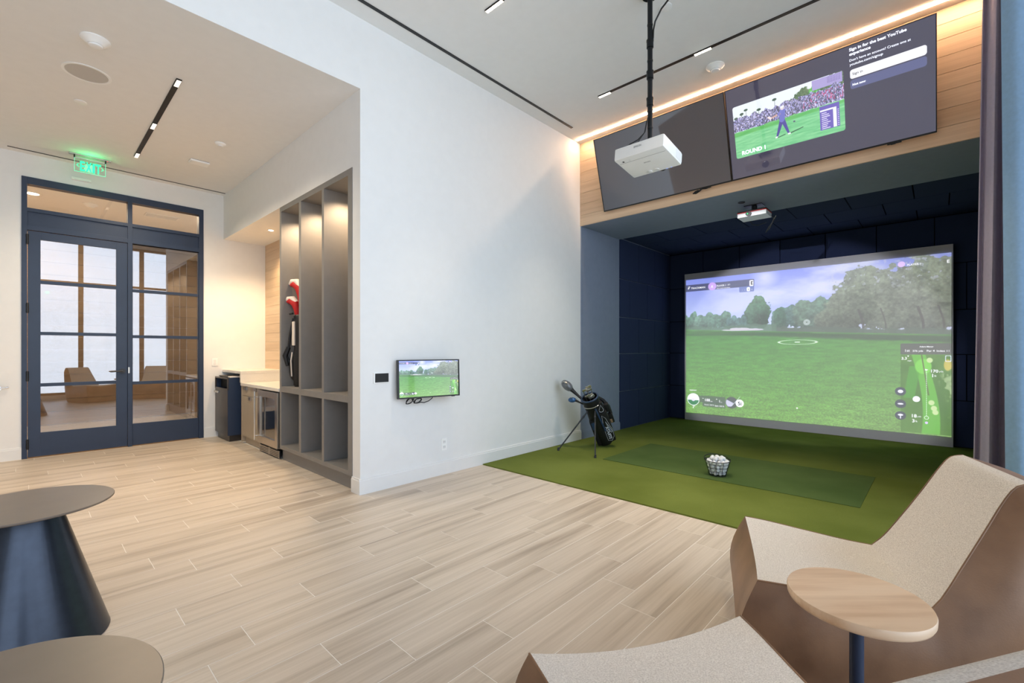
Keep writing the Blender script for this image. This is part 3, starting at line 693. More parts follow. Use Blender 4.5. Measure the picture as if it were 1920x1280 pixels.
# ------------------------------------------------------------------ lockers
lk = thing('locker_unit', (2.35, 4.81, 0), 'taupe open locker unit of three tall bays over three low cubbies', 'lockers')
Y0, Y1 = 3.936, 5.688; X0, X1 = XL-.004, 2.655
divy = [(Y0, 3.972+.043), (4.516, 4.564), (5.076, 5.133), (5.64, Y1)]
for a, b in divy: obj('upright', MB().box((X0, a, .135), (X1, b, 2.982), .0015), M['taupe'], lk)
for j in range(3):
    a, b = divy[j][1], divy[j+1][0]
    obj('top_panel', MB().box((X0, a, 2.925), (X1, b, 2.982)), M['taupe'], lk)
    obj('shelf', MB().box((X0, a, .808), (X1, b, .872), .0015), M['taupe'], lk)
    obj('bottom_shelf', MB().box((X0, a, .135), (X1, b, .180), .0015), M['taupe'], lk)
    obj('back_panel', MB().box((X1-.012, a, .18), (X1, b, 2.925)), M['taupe'], lk)
    obj('puck_light', MB().cyl((2.30, (a+b)/2, 2.916), (2.30, (a+b)/2, 2.925), .03, n=20), M['lamp'], lk)
    spot('locker_lamp', (2.30, (a+b)/2, 2.905), (0, 0, 0), 40, (1, .72, .45), 150, .6, .02)
obj('toe_kick', MB().box((2.078, Y0, 0), (2.10, Y1, .135)), M['taupe'], lk)

# ------------------------------------------------------------------ counter niche
sp = struct('wall_niche', boxes(((2.652, 5.69, .9), (2.66, YD, 2.985))), M['wall'], label='oak plank backsplash wall of the counter niche')
for k in range(14):
    z0 = 1.0+k*.1425
    if z0 < 2.98: obj('plank', MB().box((2.636, 5.69, z0+.001), (2.652, YD, min(z0+.1415, 2.985)), .001), M['oak'], sp)
ct = thing('counter', (2.35, 6.8, 0), 'white stone worktop stepped up over the bin', 'countertop')
obj('low_slab', MB().box((2.03, 5.692, .805), (2.65, 7.095, .845), .003), M['counter'], ct)
obj('high_slab', MB().box((2.03, 7.095, .968), (2.65, YD, 1.005), .003), M['counter'], ct)
obj('riser', MB().box((2.032, 7.097, .845), (2.632, 7.13, .968), .002), M['counter'], ct)
obj('splash', MB().box((2.618, 5.692, .845), (2.636, 7.095, 1.0), .002), M['counter'], ct)
cbt = thing('base_cabinet', (2.35, 6.77, 0), 'tan laminate base cabinet with two drawers and door under the counter', 'cabinet')
obj('carcass', MB().box((2.075, 6.385, .105), (2.62, 7.125, .80)), M['cabinet'], cbt)
obj('side_panel', MB().box((2.05, 7.105, .02), (2.62, 7.128, .80)), M['cabinet'], cbt)
obj('toe_kick', MB().box((2.10, 6.39, 0), (2.12, 7.10, .105)), M['cabinet'], cbt)
d1 = obj('drawer', MB().box((2.055, 6.75, .672), (2.075, 7.102, .797), .001), M['cabinet'], cbt)
d2 = obj('drawer', MB().box((2.055, 6.388, .672), (2.075, 6.746, .797), .001), M['cabinet'], cbt)
d3 = obj('door', MB().box((2.055, 6.388, .108), (2.075, 7.102, .668), .001), M['cabinet'], cbt)
for d, y, z in ((d1, 6.93, .785), (d2, 6.56, .785), (d3, 6.76, .656)): obj('edge_pull', MB().box((2.040, y-.05, z-.034), (2.055, y+.05, z+.010), .002), M['steel'], d)
fr = thing('beverage_fridge', (2.35, 6.05, 0), 'stainless steel undercounter drinks fridge with a glass door', 'fridge')
obj('body', boxes(((2.075, 5.705, .10), (2.10, 5.72, .795)), ((2.075, 6.365, .10), (2.62, 6.38, .795)), ((2.10, 5.705, .10), (2.62, 5.72, .795)), ((2.60, 5.72, .10), (2.62, 6.365, .795)), ((2.075, 5.72, .10), (2.60, 6.365, .115)), ((2.075, 5.72, .78), (2.60, 6.365, .795))), M['black'], fr)
dd = obj('door', boxes(((2.02, 5.708, .125), (2.072, 5.785, .79)), ((2.02, 6.30, .125), (2.072, 6.378, .79)), ((2.02, 5.785, .125), (2.072, 6.30, .215)), ((2.02, 5.785, .715), (2.072, 6.30, .79)), bev=.002), M['steel'], fr)
obj('pane', MB().box((2.035, 5.785, .215), (2.041, 6.30, .715)), M['fridgeglass'], dd)
obj('handle', MB().cyl((1.975, 6.345, .16), (1.975, 6.345, .775), .009, n=12).cyl((1.975, 6.345, .21), (2.022, 6.345, .21), .006, n=10).cyl((1.975, 6.345, .70), (2.022, 6.345, .70), .006, n=10), M['chrome'], dd, smooth=True)
gp = obj('vent_plate', boxes(((2.05, 5.715, .012), (2.06, 6.375, .10))), M['black'], fr)
for z in (.018, .038, .058, .078):
    for ya, yb in ((5.73, 6.02), (6.06, 6.36)): obj('vent_slat', MB().box((2.044, ya, z), (2.05, yb, z+.011)), M['steel'], gp)
for ya, yb in ((6.02, 6.06), (5.715, 5.73), (6.36, 6.375)): obj('vent_bar', MB().box((2.044, ya, .012), (2.05, yb, .10)), M['steel'], gp)
for z in (.30, .46): obj('rack', MB().box((2.11, 5.722, z), (2.58, 6.363, z+.006)), M['chrome'], fr)
for i, y in enumerate((5.80, 5.87, 5.94, 6.01)):
    b = thing('water_bottle', (2.17, y, .306), 'small blue drink bottle on the fridge rack, %s' % ('nearest the lockers', 'second from the lockers', 'third from the lockers', 'farthest from the lockers')[i], 'bottle', 'drink bottles in the fridge')
    obj('bottle_body', MB().lathe((2.17, y, .3065), [(0, 0), (.026, 0), (.028, .02), (.028, .09), (.012, .12), (.012, .135), (0, .135)], 14), M['bluebottle'], b, smooth=True)
    obj('cap', MB().cyl((2.17, y, .4415), (2.17, y, .452), .013, n=12), M['white'], b)
# bin
bn = thing('waste_bin', (2.08, 7.59, 0), 'dark brown laminate waste bin cabinet with open slot under the stepped counter', 'bin')
obj('shell', boxes(((1.93, 7.30, .09), (2.26, 7.312, .905)), ((1.93, 7.905, .09), (2.26, 7.917, .905)), ((1.93, 7.312, .885), (2.26, 7.905, .905)), ((2.25, 7.312, .09), (2.26, 7.905, .885)), ((1.94, 7.312, .09), (2.25, 7.905, .10))), M['navy'], bn)  # blue reflection on the bin's sides put in as the navy colour
dd = obj('door', MB().box((1.926, 7.302, .092), (1.942, 7.915, .735), .002), M['bin'], bn)
obj('frame_front', boxes(((1.924, 7.298, .735), (1.94, 7.919, .752)), ((1.924, 7.298, .89), (1.94, 7.919, .907)), ((1.924, 7.298, .752), (1.94, 7.315, .89)), ((1.924, 7.90, .752), (1.94, 7.919, .89))), M['bin'], bn)
obj('handle', MB().box((1.905, 7.70, .672), (1.926, 7.90, .702), .004), M['steel'], dd)
obj('plinth', MB().box((1.96, 7.34, 0), (2.22, 7.89, .09)), M['bin'], bn)
obj('inner_panel', MB().box((2.0, 7.313, .752), (2.01, 7.904, .885)), M['blackmat'], bn)
tag(obj('tray', MB().box((1.965, 7.42, .906), (2.20, 7.83, .914), .002).box((1.955, 7.41, .914), (2.21, 7.84, .926), .004), M['bin']), 'flat dark tray lying on top of the waste bin', 'tray')
tag(obj('towel', MB().box((1.955, 7.31, .906), (2.22, 7.40, .928), .008), M['knit'], smooth=True), 'folded white towel on the bin beside the dark tray', 'towel')

# ------------------------------------------------------------------ golf bag standing in the first locker bay
lb = thing('locker_golf_bag', (2.235, 5.50, .8725), 'black and white golf bag with red knit headcovers standing in the end locker bay', 'golf bag')
c = Vector((2.245, 5.485, .873))
obj('bag_body', MB().lathe(c, [(0, 0), (.10, 0), (.115, .02), (.125, .25), (.11, .45), (.11, .70), (.115, .82), (.10, .84), (.095, .80), (0, .78)], 24), M['nylon'], lb, smooth=True)
obj('side_pocket', MB().ball(c+Vector((-.085, .075, .22)), .10, (.55, .6, 1.6)), M['nylon'], lb, smooth=True)
obj('white_panel', MB().box(c+Vector((-.122, -.01, .48)), c+Vector((-.10, .055, .76)), .008), M['knit'], lb)
obj('white_trim', MB().tube([c+Vector((-.135, .02, .12)), c+Vector((-.14, .03, .30)), c+Vector((-.125, .035, .40))], .008), M['knit'], lb)
obj('strap', MB().tube([c+Vector((-.10, .06, .80)), c+Vector((-.125, .09, .62)), c+Vector((-.135, .11, .46)), c+Vector((-.15, .13, .36)), c+Vector((-.12, .12, .27))], .014), M['nylon'], lb)
obj('shoulder_pad', MB().tube([c+Vector((-.135, .11, .46)), c+Vector((-.165, .14, .36)), c+Vector((-.14, .13, .24))], [.024, .03, .02]), M['nylon'], lb, smooth=True)
obj('rim_handle', MB().tube([c+Vector((-.14, .06, .85)), c+Vector((-.14, -.02, .85))], .012), M['nylon'], lb)
def headcover(base, h, s, lab):
    base = Vector(base)
    hc = thing('headcover', base, lab, 'headcover')
    top = [base+Vector((0, 0, 0)), base+Vector((-.005, .005, .10*s)), base+Vector((-.02, .02, .19*s)), base+Vector((-.05, .07, .235*s)), base+Vector((-.065, .12, .225*s))]
    obj('knit_sock', MB().tube(top, [.026, .036, .044, .040, .022], 14), M['red'], hc, smooth=True)
    up = [base+Vector((-.012, .005, .20*s)), base+Vector((-.035, .045, .262*s)), base+Vector((-.066, .10, .262*s)), base+Vector((-.08, .135, .232*s))]
    obj('white_crown', MB().tube(up, [.032, .036, .030, .012], 14), M['knit'], hc, smooth=True)
    obj('shaft', MB().cyl(base+Vector((0, 0, -h)), base+Vector((0, 0, .02)), .010, n=8), M['black'], hc)
headcover((2.215, 5.50, 1.835), .16, 1.05, 'upper red and white knit headcover on the club in the locker bag')
headcover((2.185, 5.53, 1.70), .03, .78, 'lower red and white knit headcover beside the locker bag rim')

# ------------------------------------------------------------------ wall fittings
tp = thing('touch_panel', (2.25, YW-.006, 1.04), 'small white framed dark touch panel on the white wall left of the small screen', 'touch panel')
obj('bezel', MB().box((2.172, YW-.014, .992), (2.330, YW-.0005, 1.09), .003), M['white'], tp)
obj('display', MB().box((2.186, YW-.017, 1.001), (2.325, YW-.0145, 1.083)), M['black'], tp)
ol = thing('wall_outlet', (2.99, YW-.004, .31), 'white duplex power outlet low on the white wall under the small screen', 'outlet')
obj('cover_plate', MB().box((2.957, YW-.007, .250), (3.027, YW-.0005, .374), .002), M['white'], ol)
for z in (.285, .338): obj('socket', MB().box((2.974, YW-.009, z-.018), (3.010, YW-.0068, z+.018), .001), M['trim'], ol)
for z in (.285, .338):
    for dx in (0, .016): obj('slot', MB().box((2.982+dx, YW-.0096, z-.006), (2.985+dx, YW-.0088, z+.009)), M['textgrey'], ol)
sw = thing('light_switch', (1.93, YD-.004, 1.12), 'white light switch plate on the back wall between door and counter', 'light switch')
obj('cover_plate', MB().box((1.893, YD-.008, 1.062), (1.968, YD-.0005, 1.178), .002), M['white'], sw)
obj('rocker', MB().box((1.914, YD-.012, 1.085), (1.947, YD-.0078, 1.155), .002), M['trim'], sw)
# white sensor bar over the door
eb = thing('door_sensor', (.467, YD-.02, 3.46), 'slim white sensor bar on the wall over the glazed doors', 'sensor')
obj('housing', MB().box((.378, YD-.035, 3.445), (.560, YD-.0005, 3.478), .006), M['white'], eb); obj('lens', MB().box((.40, YD-.037, 3.449), (.54, YD-.0345, 3.458)), M['trim'], eb)
# lever end at the frame's left edge
lv = thing('door_lever', (-.33, YD, 1.0), 'chrome lever end reaching in at the picture edge beside the navy door', 'door handle')
pp = Vector((-.235, YD-.055, .855))
obj('lever', MB().tube([pp, pp+Vector((.05, 0, .004)), pp+Vector((.085, 0, .012))], [.009, .009, .012], 10), M['chrome'], lv, smooth=True)
obj('rosette', MB().cyl(pp+Vector((0, .054, 0)), pp+Vector((0, .02, 0)), .028, n=20).cyl(pp+Vector((0, .03, 0)), pp, .010, n=12), M['chrome'], lv, smooth=True)

# exit sign
ex = thing('exit_sign', (.515, 7.53, ZL), 'green edge lit EXIT sign hanging from the lower ceiling before the doors', 'exit sign')
obj('canopy', MB().box((.335, 7.50, ZL-.012), (.715, 7.56, ZL-.0005), .003), M['steel'], ex)
obj('rail', MB().box((.388, 7.515, ZL-.045), (.655, 7.545, ZL-.012), .003), M['steel'], ex)
for xa in (.376, .655): obj('end_clip', MB().box((xa, 7.512, ZL-.045), (xa+.012, 7.548, ZL-.010)), M['black'], ex)
pn = obj('acrylic_panel', MB().box((.384, 7.527, 3.445), (.660, 7.533, 3.605)), M['acrylic'], ex)
obj('lit_edge', boxes(((.384, 7.5265, 3.441), (.660, 7.5335, 3.446)), ((.381, 7.5265, 3.441), (.385, 7.5335, 3.605)), ((.659, 7.5265, 3.441), (.663, 7.5335, 3.605))), M['exitedge'], pn)
F = Frame((.384, 7.5265, 3.605), (1, 0, 0), (0, 0, -1), .276, .160)
for ch, u0, wd in (('E', .17, .165), ('X', .355, .20), ('I', .575, .075), ('T', .665, .19)):
    m = MB(); F.text(m, ch, u0, .92, wd, .1, .03, .0012)
    k = .150*.80/max(1e-6, max(v.co.z for v in m.bm.verts)-min(v.co.z for v in m.bm.verts)); zb_ = min(v.co.z for v in m.bm.verts)
    for v in m.bm.verts: v.co.z = zb_+(v.co.z-zb_)*k
    obj('letter', m, M['exit'], pn)
for pts_ in ([(.05, .53), (.12, .40), (.15, .40), (.09, .53), (.15, .66), (.12, .66)], [(.95, .53), (.88, .40), (.85, .40), (.91, .53), (.85, .66), (.88, .66)]):
    obj('arrow', F.poly(MB(), pts_, .0012), M['exit'], pn)
obj('red_lamp', MB().ball((.678, 7.515, ZL-.012), .006, sub=2), M['redled'], ex)
l = bpy.data.lights.new('exit_glow', 'POINT'); l.energy = 1.0; l.color = (.02, 1, .3); l.shadow_soft_size = .06
o = bpy.data.objects.new('exit_glow', l); COL.objects.link(o); o.location = (.52, 7.46, 3.53)

# ceiling fittings
def disc(name, c, r, prof, label, cat, mats=('white',)):
    return tag(obj(name, MB().lathe(c, prof, 36), M[mats[0]], smooth=True), label, cat)
def smoke(c, s, label):
    t = thing('smoke_detector', c, label, 'smoke detector'); x, y, z = c
    obj('base', MB().lathe(c, [(0, 0), (.088*s, 0), (.090*s, -.008), (.072*s, -.022), (.055*s, -.036), (.050*s, -.042), (0, -.042)], 36), M['white'], t, smooth=True)
    obj('sensor_cap', MB().lathe((x, y, z-.043), [(0, 0), (.044*s, 0), (.040*s, -.010), (.030*s, -.013), (0, -.013)], 30), M['white'], t, smooth=True)
smoke((.352, 4.655, ZL), 1.0, 'white domed smoke detector on the lower ceiling beside the round speaker')
smoke((4.944, 1.715, ZC), 1.0, 'white smoke detector on the high ceiling between track light and glowing strip')
sk = thing('ceiling_speaker', (.345, 5.278, ZL), 'large round white in-ceiling speaker behind the domed smoke detector', 'speaker')
obj('rim', MB().lathe((.345, 5.278, ZL), [(.158, 0), (.158, -.004), (.148, -.006), (.138, -.004), (.138, 0)], 48), M['white'], sk, smooth=True)
obj('grille', MB().lathe((.345, 5.278, ZL), [(0, -.003), (.137, -.0025), (.137, -.0005), (0, -.0005)], 48), M['grille'], sk, smooth=True)
disc('sprinkler_cover', (.343, 5.926, ZL), .05, [(0, 0), (.046, 0), (.047, -.005), (.040, -.007), (0, -.007)], 'small round white sprinkler cover on the lower ceiling', 'sprinkler')
disc('sprinkler_cover', (3.795, 1.733, ZC), .06, [(0, 0), (.052, 0), (.054, -.006), (.046, -.008), (0, -.008)], 'round white cover plate on the high ceiling behind the black pipe', 'sprinkler')
ms = thing('motion_sensor', (1.501, 5.962, ZL), 'small white ceiling motion sensor near the bulkhead', 'sensor')
obj('dome', MB().lathe((1.501, 5.962, ZL), [(0, 0), (.055, 0), (.055, -.010), (.040, -.022), (0, -.024)], 28), M['white'], ms, smooth=True)
obj('lens', MB().lathe((1.501, 5.962, ZL-.0235), [(0, 0), (.024, 0), (.022, -.010), (0, -.014)], 20), M['trim'], ms, smooth=True)
ap = thing('air_vent', (1.465, 6.73, ZL), 'small rectangular white access point on the lower ceiling by the bulkhead', 'access point')
obj('housing', MB().box((1.365, 6.66, ZL-.028), (1.565, 6.80, ZL-.004), .01), M['white'], ap); obj('gap', MB().box((1.375, 6.67, ZL-.005), (1.555, 6.79, ZL-.0005)), M['black'], ap)
def track(loc, y0, y1, mods, label, wd=.034, strong='lamp', z=ZC, power=20, ang=100):
    t = thing('track_light', loc, label, 'track light'); x = loc[0]
    obj('channel', MB().box((x-wd/2, y0, z-.006), (x+wd/2, y1, z-.0005)), M['black'], t)
    for a, b in mods:
        md = obj('lamp_module', MB().box((x-wd/2+.002, a, z-.014), (x+wd/2-.002, b, z-.0065)), M['black'], t)
        n = 5
        for i in range(n):
            ya = a+(b-a)*(i+.1)/n; yb = a+(b-a)*(i+.9)/n
            obj('cell', MB().box((x-wd/2+.005, ya, z-.018), (x+wd/2-.005, yb, z-.0142)), M[strong], md)
        if power: spot('track_lamp', (x, (a+b)/2, z-.04), (0, 0, 0), power, (1, .84, .62), ang, .7, .04)
    return t
track((.90, 5.95, ZL), 4.80, 7.10, [(4.80, 4.93), (5.90, 6.06), (6.94, 7.10)], 'short black recessed track light with three lamps in the lower ceiling', .042, 'lampdim', ZL, 85, 140)
track((4.597, .9, ZC), -.6, 2.92, [(2.76, 2.915), (1.632, 1.797), (.45, .61)], 'long black track light in the high ceiling nearest the golf bay', .036, 'lamp', ZC, 150, 64)
track((2.76, .9, ZC), -.6, 2.905, [(2.70, 2.90), (1.3, 1.46), (.2, .36)], 'black track light in the high ceiling at the top edge of the picture', .036, 'lamp', ZC, 100, 64)
le = thing('cove_light', (5.337, 1.9, ZC), 'continuous warm glowing linear light along the oak header wall', 'strip light')
obj('channel', boxes(((5.318, -.6, ZC-.003), (5.322, 3.756, ZC-.0005)), ((5.352, -.6, ZC-.003), (5.356, 3.756, ZC-.0005))), M['trim'], le)
obj('diffuser', MB().box((5.322, -.6, ZC-.009), (5.352, 3.756, ZC-.0005)), M['led'], le)
dl = thing('downlight', (2.346, 6.861, 2.985), 'small bright round downlight in the soffit over the counter', 'downlight')
obj('trim_ring', MB().lathe((2.346, 6.861, 2.985), [(.045, -.0005), (.046, -.004), (.030, -.003), (.030, -.0005)], 28), M['white'], dl, smooth=True)
obj('lamp', MB().cyl((2.346, 6.861, 2.9845), (2.346, 6.861, 2.982), .029, n=24), glow('downlight_lamp', (1, .82, .58, 1), 40.0), dl)
spot('niche_lamp', (2.346, 6.861, 2.96), (0, 0, 0), 95, (1, .70, .40), 140, .6, .03)
# corridor fittings
t = thing('corridor_downlight', (.05, 10.05, 3.68), 'round lit downlight in the corridor ceiling seen through the left transom pane', 'downlight')
obj('trim_ring', MB().lathe((.05, 10.05, 3.68), [(.10, -.0005), (.10, -.006), (.075, -.005), (.075, -.0005)], 24), M['white'], t, smooth=True)
obj('lamp', MB().cyl((.05, 10.05, 3.679), (.05, 10.05, 3.674), .074, n=24), M['lamp'], t)
for x, y, p in ((.05, 10.05, 190), (1.2, 9.3, 150), (-1.4, 9.3, 120)): spot('corridor_lamp_and_fill', (x, y, 3.64), (0, 0, 0), p, (1, .80, .56), 165, .6, .05)  # first is the downlight; other two unseen, added to brighten the corridor ceiling
smoke((.70, 10.12, 3.68), 1.1, 'white smoke detector on the corridor ceiling behind the left transom pane')
t = thing('air_vent', (1.64, 10.1, 3.68), 'white rectangular ceiling vent in the corridor behind the right transom pane', 'vent')
obj('frame', boxes(((1.40, 9.98, 3.668), (1.88, 10.0, 3.6795)), ((1.40, 10.2, 3.668), (1.88, 10.22, 3.6795)), ((1.40, 10.0, 3.668), (1.42, 10.2, 3.6795)), ((1.86, 10.0, 3.668), (1.88, 10.2, 3.6795))), M['white'], t)
for k in range(6): obj('slat', MB().box((1.42, 10.008+k*.033, 3.670), (1.86, 10.026+k*.033, 3.676)), M['trim'], t)

# ------------------------------------------------------------------ impact screen
XS = 8.35
sc_ = thing('impact_screen', (XS+.03, 1.66, 0.012), 'large hanging impact screen showing a projected golf fairway', 'projection screen')
SF = Frame((XS, 3.447, 2.702), (0, -1, 0), (0, 0, -1), 3.582, 2.688)
cl = plain('screen_cloth', rgb(205, 205, 210), 0.9, var=0.01)
rows = []
for i in range(25):
    v = i/24; row = []
    for j in range(33):
        u = j/32; off = -.004 - .010*math.sin(v*5+u*2)**2 - .006*math.sin(u*21)*v*(1 if u > .9 or u < .05 else 0.15)
        row.append(SF.p(u, v, off))
    rows.append(row)
obj('cloth', MB().grid(rows), cl, sc_, smooth=True)
IF = Frame((XS, 3.417, 2.588), (0, -1, 0), (0, 0, -1), 3.535, 2.438)
picture_quad('projected_picture', IF, screen_mat('projected_light', GOLF, 1.10, (.42, .42, .44, 1), .9), sc_, .003)
hud(IF, 'lettering', sc_, M['textwhite'], .0045)

# ------------------------------------------------------------------ tilted televisions on the header wall
def boxF(m, fr, u0, v0, u1, v1, d0, d1, bev=.0):
    R = Matrix((fr.r, fr.d, fr.n)).transposed().to_4x4(); R.translation = fr.O
    return m.box((u0*fr.W, v0*fr.H, d0), (u1*fr.W, v1*fr.H, d1), bev, R)
def tv(name, yl, W, label, on=None):
    xt, zt = 5.42-.27, 3.195+.895; H = math.hypot(.27, .895)
    fr = Frame((xt, yl, zt), (0, -1, 0), (.27, 0, -.895), W, H)
    t = thing(name, (5.40, yl-W/2, 3.6), label, 'television')
    obj('chassis', boxF(MB(), fr, 0, 0, 1, 1, -.030, -.004, .003), M['black'], t)
    obj('bezel', boxF(boxF(boxF(boxF(MB(), fr, 0, 0, 1, .006, -.004, .002), fr, 0, .985, 1, 1, -.004, .002), fr, 0, .006, .004, .985, -.004, .002), fr, .996, .006, 1, .985, -.004, .002), M['black'], t)
    iF = Frame(fr.p(.004, .006), fr.r, fr.d, W*.992, H*.979)
    mat = screen_mat('television_light', TVIM, 1.05, (.02, .02, .025, 1), .10, 1.0) if on else M['tvglass']
    picture_quad('display', iF, mat, t, -.003)
    if on:
        m = MB()
        for s_, u, v, wd, bo in (('Sign in for the best YouTube', .65, .051, .240, .025), ('experience', .65, .092, .093, .025), ("Don't have an account? Create one at", .65, .146, .256, .004), ('youtube.com/signup', .65, .186, .144, .004), ('Not now', .66, .376, .058, .025)):
            iF.text(m, s_, u, v, wd, .05, bo, .0)
        iF.text(m, 'ROUND 1', .07, .747, .138, .05, .035, .0)
        obj('lettering', m, M['textblue'], t)
        m = MB(); iF.text(m, 'Sign in', .661, .277, .045, .05, .008, .0); obj('dark_lettering', m, M['textdark'], t)
    obj('sensor_foot', boxF(boxF(MB(), fr, .80, 1.0, .86, 1.012, -.02, -.004), fr, .815, 1.004, .835, 1.016, -.018, -.002), M['black'], t)
    br = MB()
    for u in (.35, .65):
        p = fr.p(u, .35, -.03); q = fr.p(u, .7, -.03); br.cyl(p, (5.475, p.y, p.z+.02), .012, n=8); br.cyl(q, (5.475, q.y, q.z), .012, n=8)
    br.box((5.468, yl-W*.72, 3.42), (5.475, yl-W*.28, 3.80)); obj('wall_bracket', br, M['blackmat'], t)
    return t
tv('wall_television', 3.355, 1.655, 'tilted wall television switched off behind the hanging white projector')
tv('wall_television', 1.692, 1.678, 'tilted wall television showing a sign-in page and golf broadcast', True)
cb_ = tag(obj('cable', MB().tube([(5.40, 2.02, 3.19), (5.395, 2.05, 3.165), (5.39, 2.09, 3.145), (5.392, 2.12, 3.150), (5.395, 2.10, 3.165), (5.40, 2.06, 3.175)], .010), M['black'], smooth=True), 'short black cable end dangling under the dark television', 'cable')

# small screen on the white wall
t = thing('small_television', (2.72, 3.70, 1.02), 'small black framed screen with a green fairway on the white wall', 'television')
fr = Frame((2.392, 3.730, 1.206), (.650, -.125, 0), (0.0, -.01, -.37), .662, .372)
obj('chassis', boxF(MB(), fr, 0, 0, 1, 1, -.032, -.004, .003), M['black'], t)
obj('bezel', boxF(boxF(boxF(boxF(MB(), fr, 0, 0, 1, .030, -.004, .003), fr, 0, .965, 1, 1, -.004, .003), fr, 0, .03, .020, .965, -.004, .003), fr, .980, .03, 1, .965, -.004, .003), M['black'], t)
iF = Frame(fr.p(.02, .03), fr.r, fr.d, .662*.96, .372*.935)
picture_quad('display', iF, screen_mat('small_screen_light', GOLF, 1.45, (.02, .02, .02, 1), .12, .2), t, -.0025)
hud(iF, 'lettering', t, M['textwhite'], .0)
obj('wall_arm', MB().cyl((2.72, 3.70, 1.02), (2.72, YW-.001, 1.02), .02, n=10).box((2.66, YW-.006, .95), (2.78, YW-.0005, 1.09)), M['blackmat'], t)
obj('logo_tab', boxF(MB(), fr, .87, 1.0, .92, 1.014, -.02, -.004), M['black'], t)
def loop(cx, cy, cz, a, b, n=26, turns=2.2, tilt=.5, ph=0):
    return [(cx+a*math.cos(ph+2*PI*turns*i/n)*(1+.12*math.sin(i)), cy+.006*math.sin(i*.9), cz+b*math.sin(ph+2*PI*turns*i/n+tilt)) for i in range(n+1)]
wr_ = [(2.56, 3.735, .86), (2.565, 3.735, .83)]+loop(2.531, 3.735, .806, .045, .026)+[(2.575, 3.735, .80)]+loop(2.625, 3.735, .802, .045, .022, ph=PI)+[(2.66, 3.735, .785), (2.70, 3.735, .778), (2.75, 3.73, .79), (2.79, 3.725, .815), (2.81, 3.72, .845), (2.83, 3.72, .835), (2.845, 3.715, .832), (2.855, 3.70, .85)]
tag(obj('coiled_cable', MB().tube(wr_, .0045, 6), M['black'], smooth=True), 'coiled black cables hanging under the small wall screen', 'cable')

# ------------------------------------------------------------------ ceiling-hung projector
pj = thing('projector', (3.57, 1.766, 2.95), 'white projector hanging from a black ceiling pipe before the televisions', 'projector')
R = Matrix.Translation((3.40, 1.79, 2.897)) @ Matrix.Rotation(math.radians(8), 4, 'Y')
m = MB().box((0, -.218, .0), (.350, .218, .106), .016, R); body = obj('housing', m, M['white'], pj, smooth=True)
m = MB().box((.235, -.2195, .018), (.345, -.2170, .092), .001, R); obj('side_vent', m, M['trim'], body)
m = MB()
for i in range(9): m.box((.24, -.2210, .022+i*.008), (.34, -.2190, .0255+i*.008), 0, R)
obj('vent_slats', m, M['white'], body)
obj('lens', MB().cyl(R @ Vector((.335, -.045, .05)), R @ Vector((.375, -.045, .05)), .042, n=24), M['black'], pj, smooth=True)
obj('bottom_seam', MB().box((.075, -.20, -.0008), (.077, .20, .0004), 0, R), M['textgrey'], body)
obj('foot', MB().cyl(R @ Vector((.31, .04, .002)), R @ Vector((.31, .04, -.010)), .017, n=16).cyl(R @ Vector((.31, -.02, .002)), R @ Vector((.31, -.02, -.006)), .020, n=16), M['trim'], body)
obj('port', MB().box((.045, .150, -.001), (.062, .165, .001), 0, R), M['black'], body)
obj('button', MB().cyl(R @ Vector((.055, .10, .001)), R @ Vector((.055, .10, -.002)), .008, n=12), M['trim'], body)
obj('status_light', MB().box((.335, -.10, -.0012), (.342, -.092, .0006), 0, R).box((.335, -.14, -.0012), (.342, -.132, .0006), 0, R), M['blueled'], body)
bk = Frame(R @ Vector((0, .218, .106)), (0, -1, 0), R.to_3x3() @ Vector((0, 0, -1)), .436, .106)
m = MB(); bk.text(m, 'EPSON', .41, .42, .15, .05, .01, .0008)
ub = Frame(R @ Vector((0, .218, 0)), (0, -1, 0), R.to_3x3() @ Vector((1, 0, 0)), .436, .35); ub.n = R.to_3x3() @ Vector((0, 0, -1))
ub.text(m, 'EPSON', .45, .46, .13, .05, .01, .0008); obj('lettering', m, M['textgrey'], body)
pole = obj('pipe', MB().cyl((3.57, 1.766, 3.03), (3.57, 1.766, ZC-.0005), .021, n=20), M['pipe'], pj, smooth=True)
for z in (3.86, 3.60, 3.375): obj('coupling', MB().cyl((3.57, 1.766, z-.03), (3.57, 1.766, z+.03), .028, n=16).cyl((3.57, 1.766, z+.022), (3.57, 1.766, z+.034), .030, n=16), M['pipe'], pole, smooth=True)
for z in (4.02, 3.72, 3.30, 3.16): obj('tie_band', MB().cyl((3.57, 1.766, z-.006), (3.57, 1.766, z+.006), .0235, n=16), M['black'], pole)
obj('ceiling_flange', MB().cyl((3.57, 1.766, ZC-.02), (3.57, 1.766, ZC-.0005), .065, n=24), M['pipe'], pj, smooth=True)
obj('mount_plate', MB().box((3.46, 1.69, 3.003), (3.68, 1.84, 3.012), .002).box((3.54, 1.735, 3.012), (3.60, 1.797, 3.04), .004).cyl((3.48, 1.71, 2.975), (3.48, 1.71, 3.005), .01, n=8).cyl((3.66, 1.82, 2.96), (3.66, 1.82, 3.005), .01, n=8), M['pipe'], pj)
obj('power_cord', MB().tube([(3.55, 1.785, 3.22), (3.54, 1.80, 3.12), (3.50, 1.84, 3.06), (3.47, 1.90, 3.03), (3.46, 1.93, 2.99)], .005).tube([(3.545, 1.775, 3.24), (3.53, 1.79, 3.12), (3.49, 1.82, 3.05), (3.47, 1.85, 2.99)], .004), M['wire'], pj, smooth=True)
obj('signal_cable', MB().tube([(3.575, 1.742, 3.9), (3.575, 1.738, 3.97), (3.57, 1.72, 4.03), (3.56, 1.66, 4.10), (3.54, 1.56, 4.15), (3.50, 1.44, 4.20), (3.45, 1.34, 4.279)], .007), M['black'], pj, smooth=True)

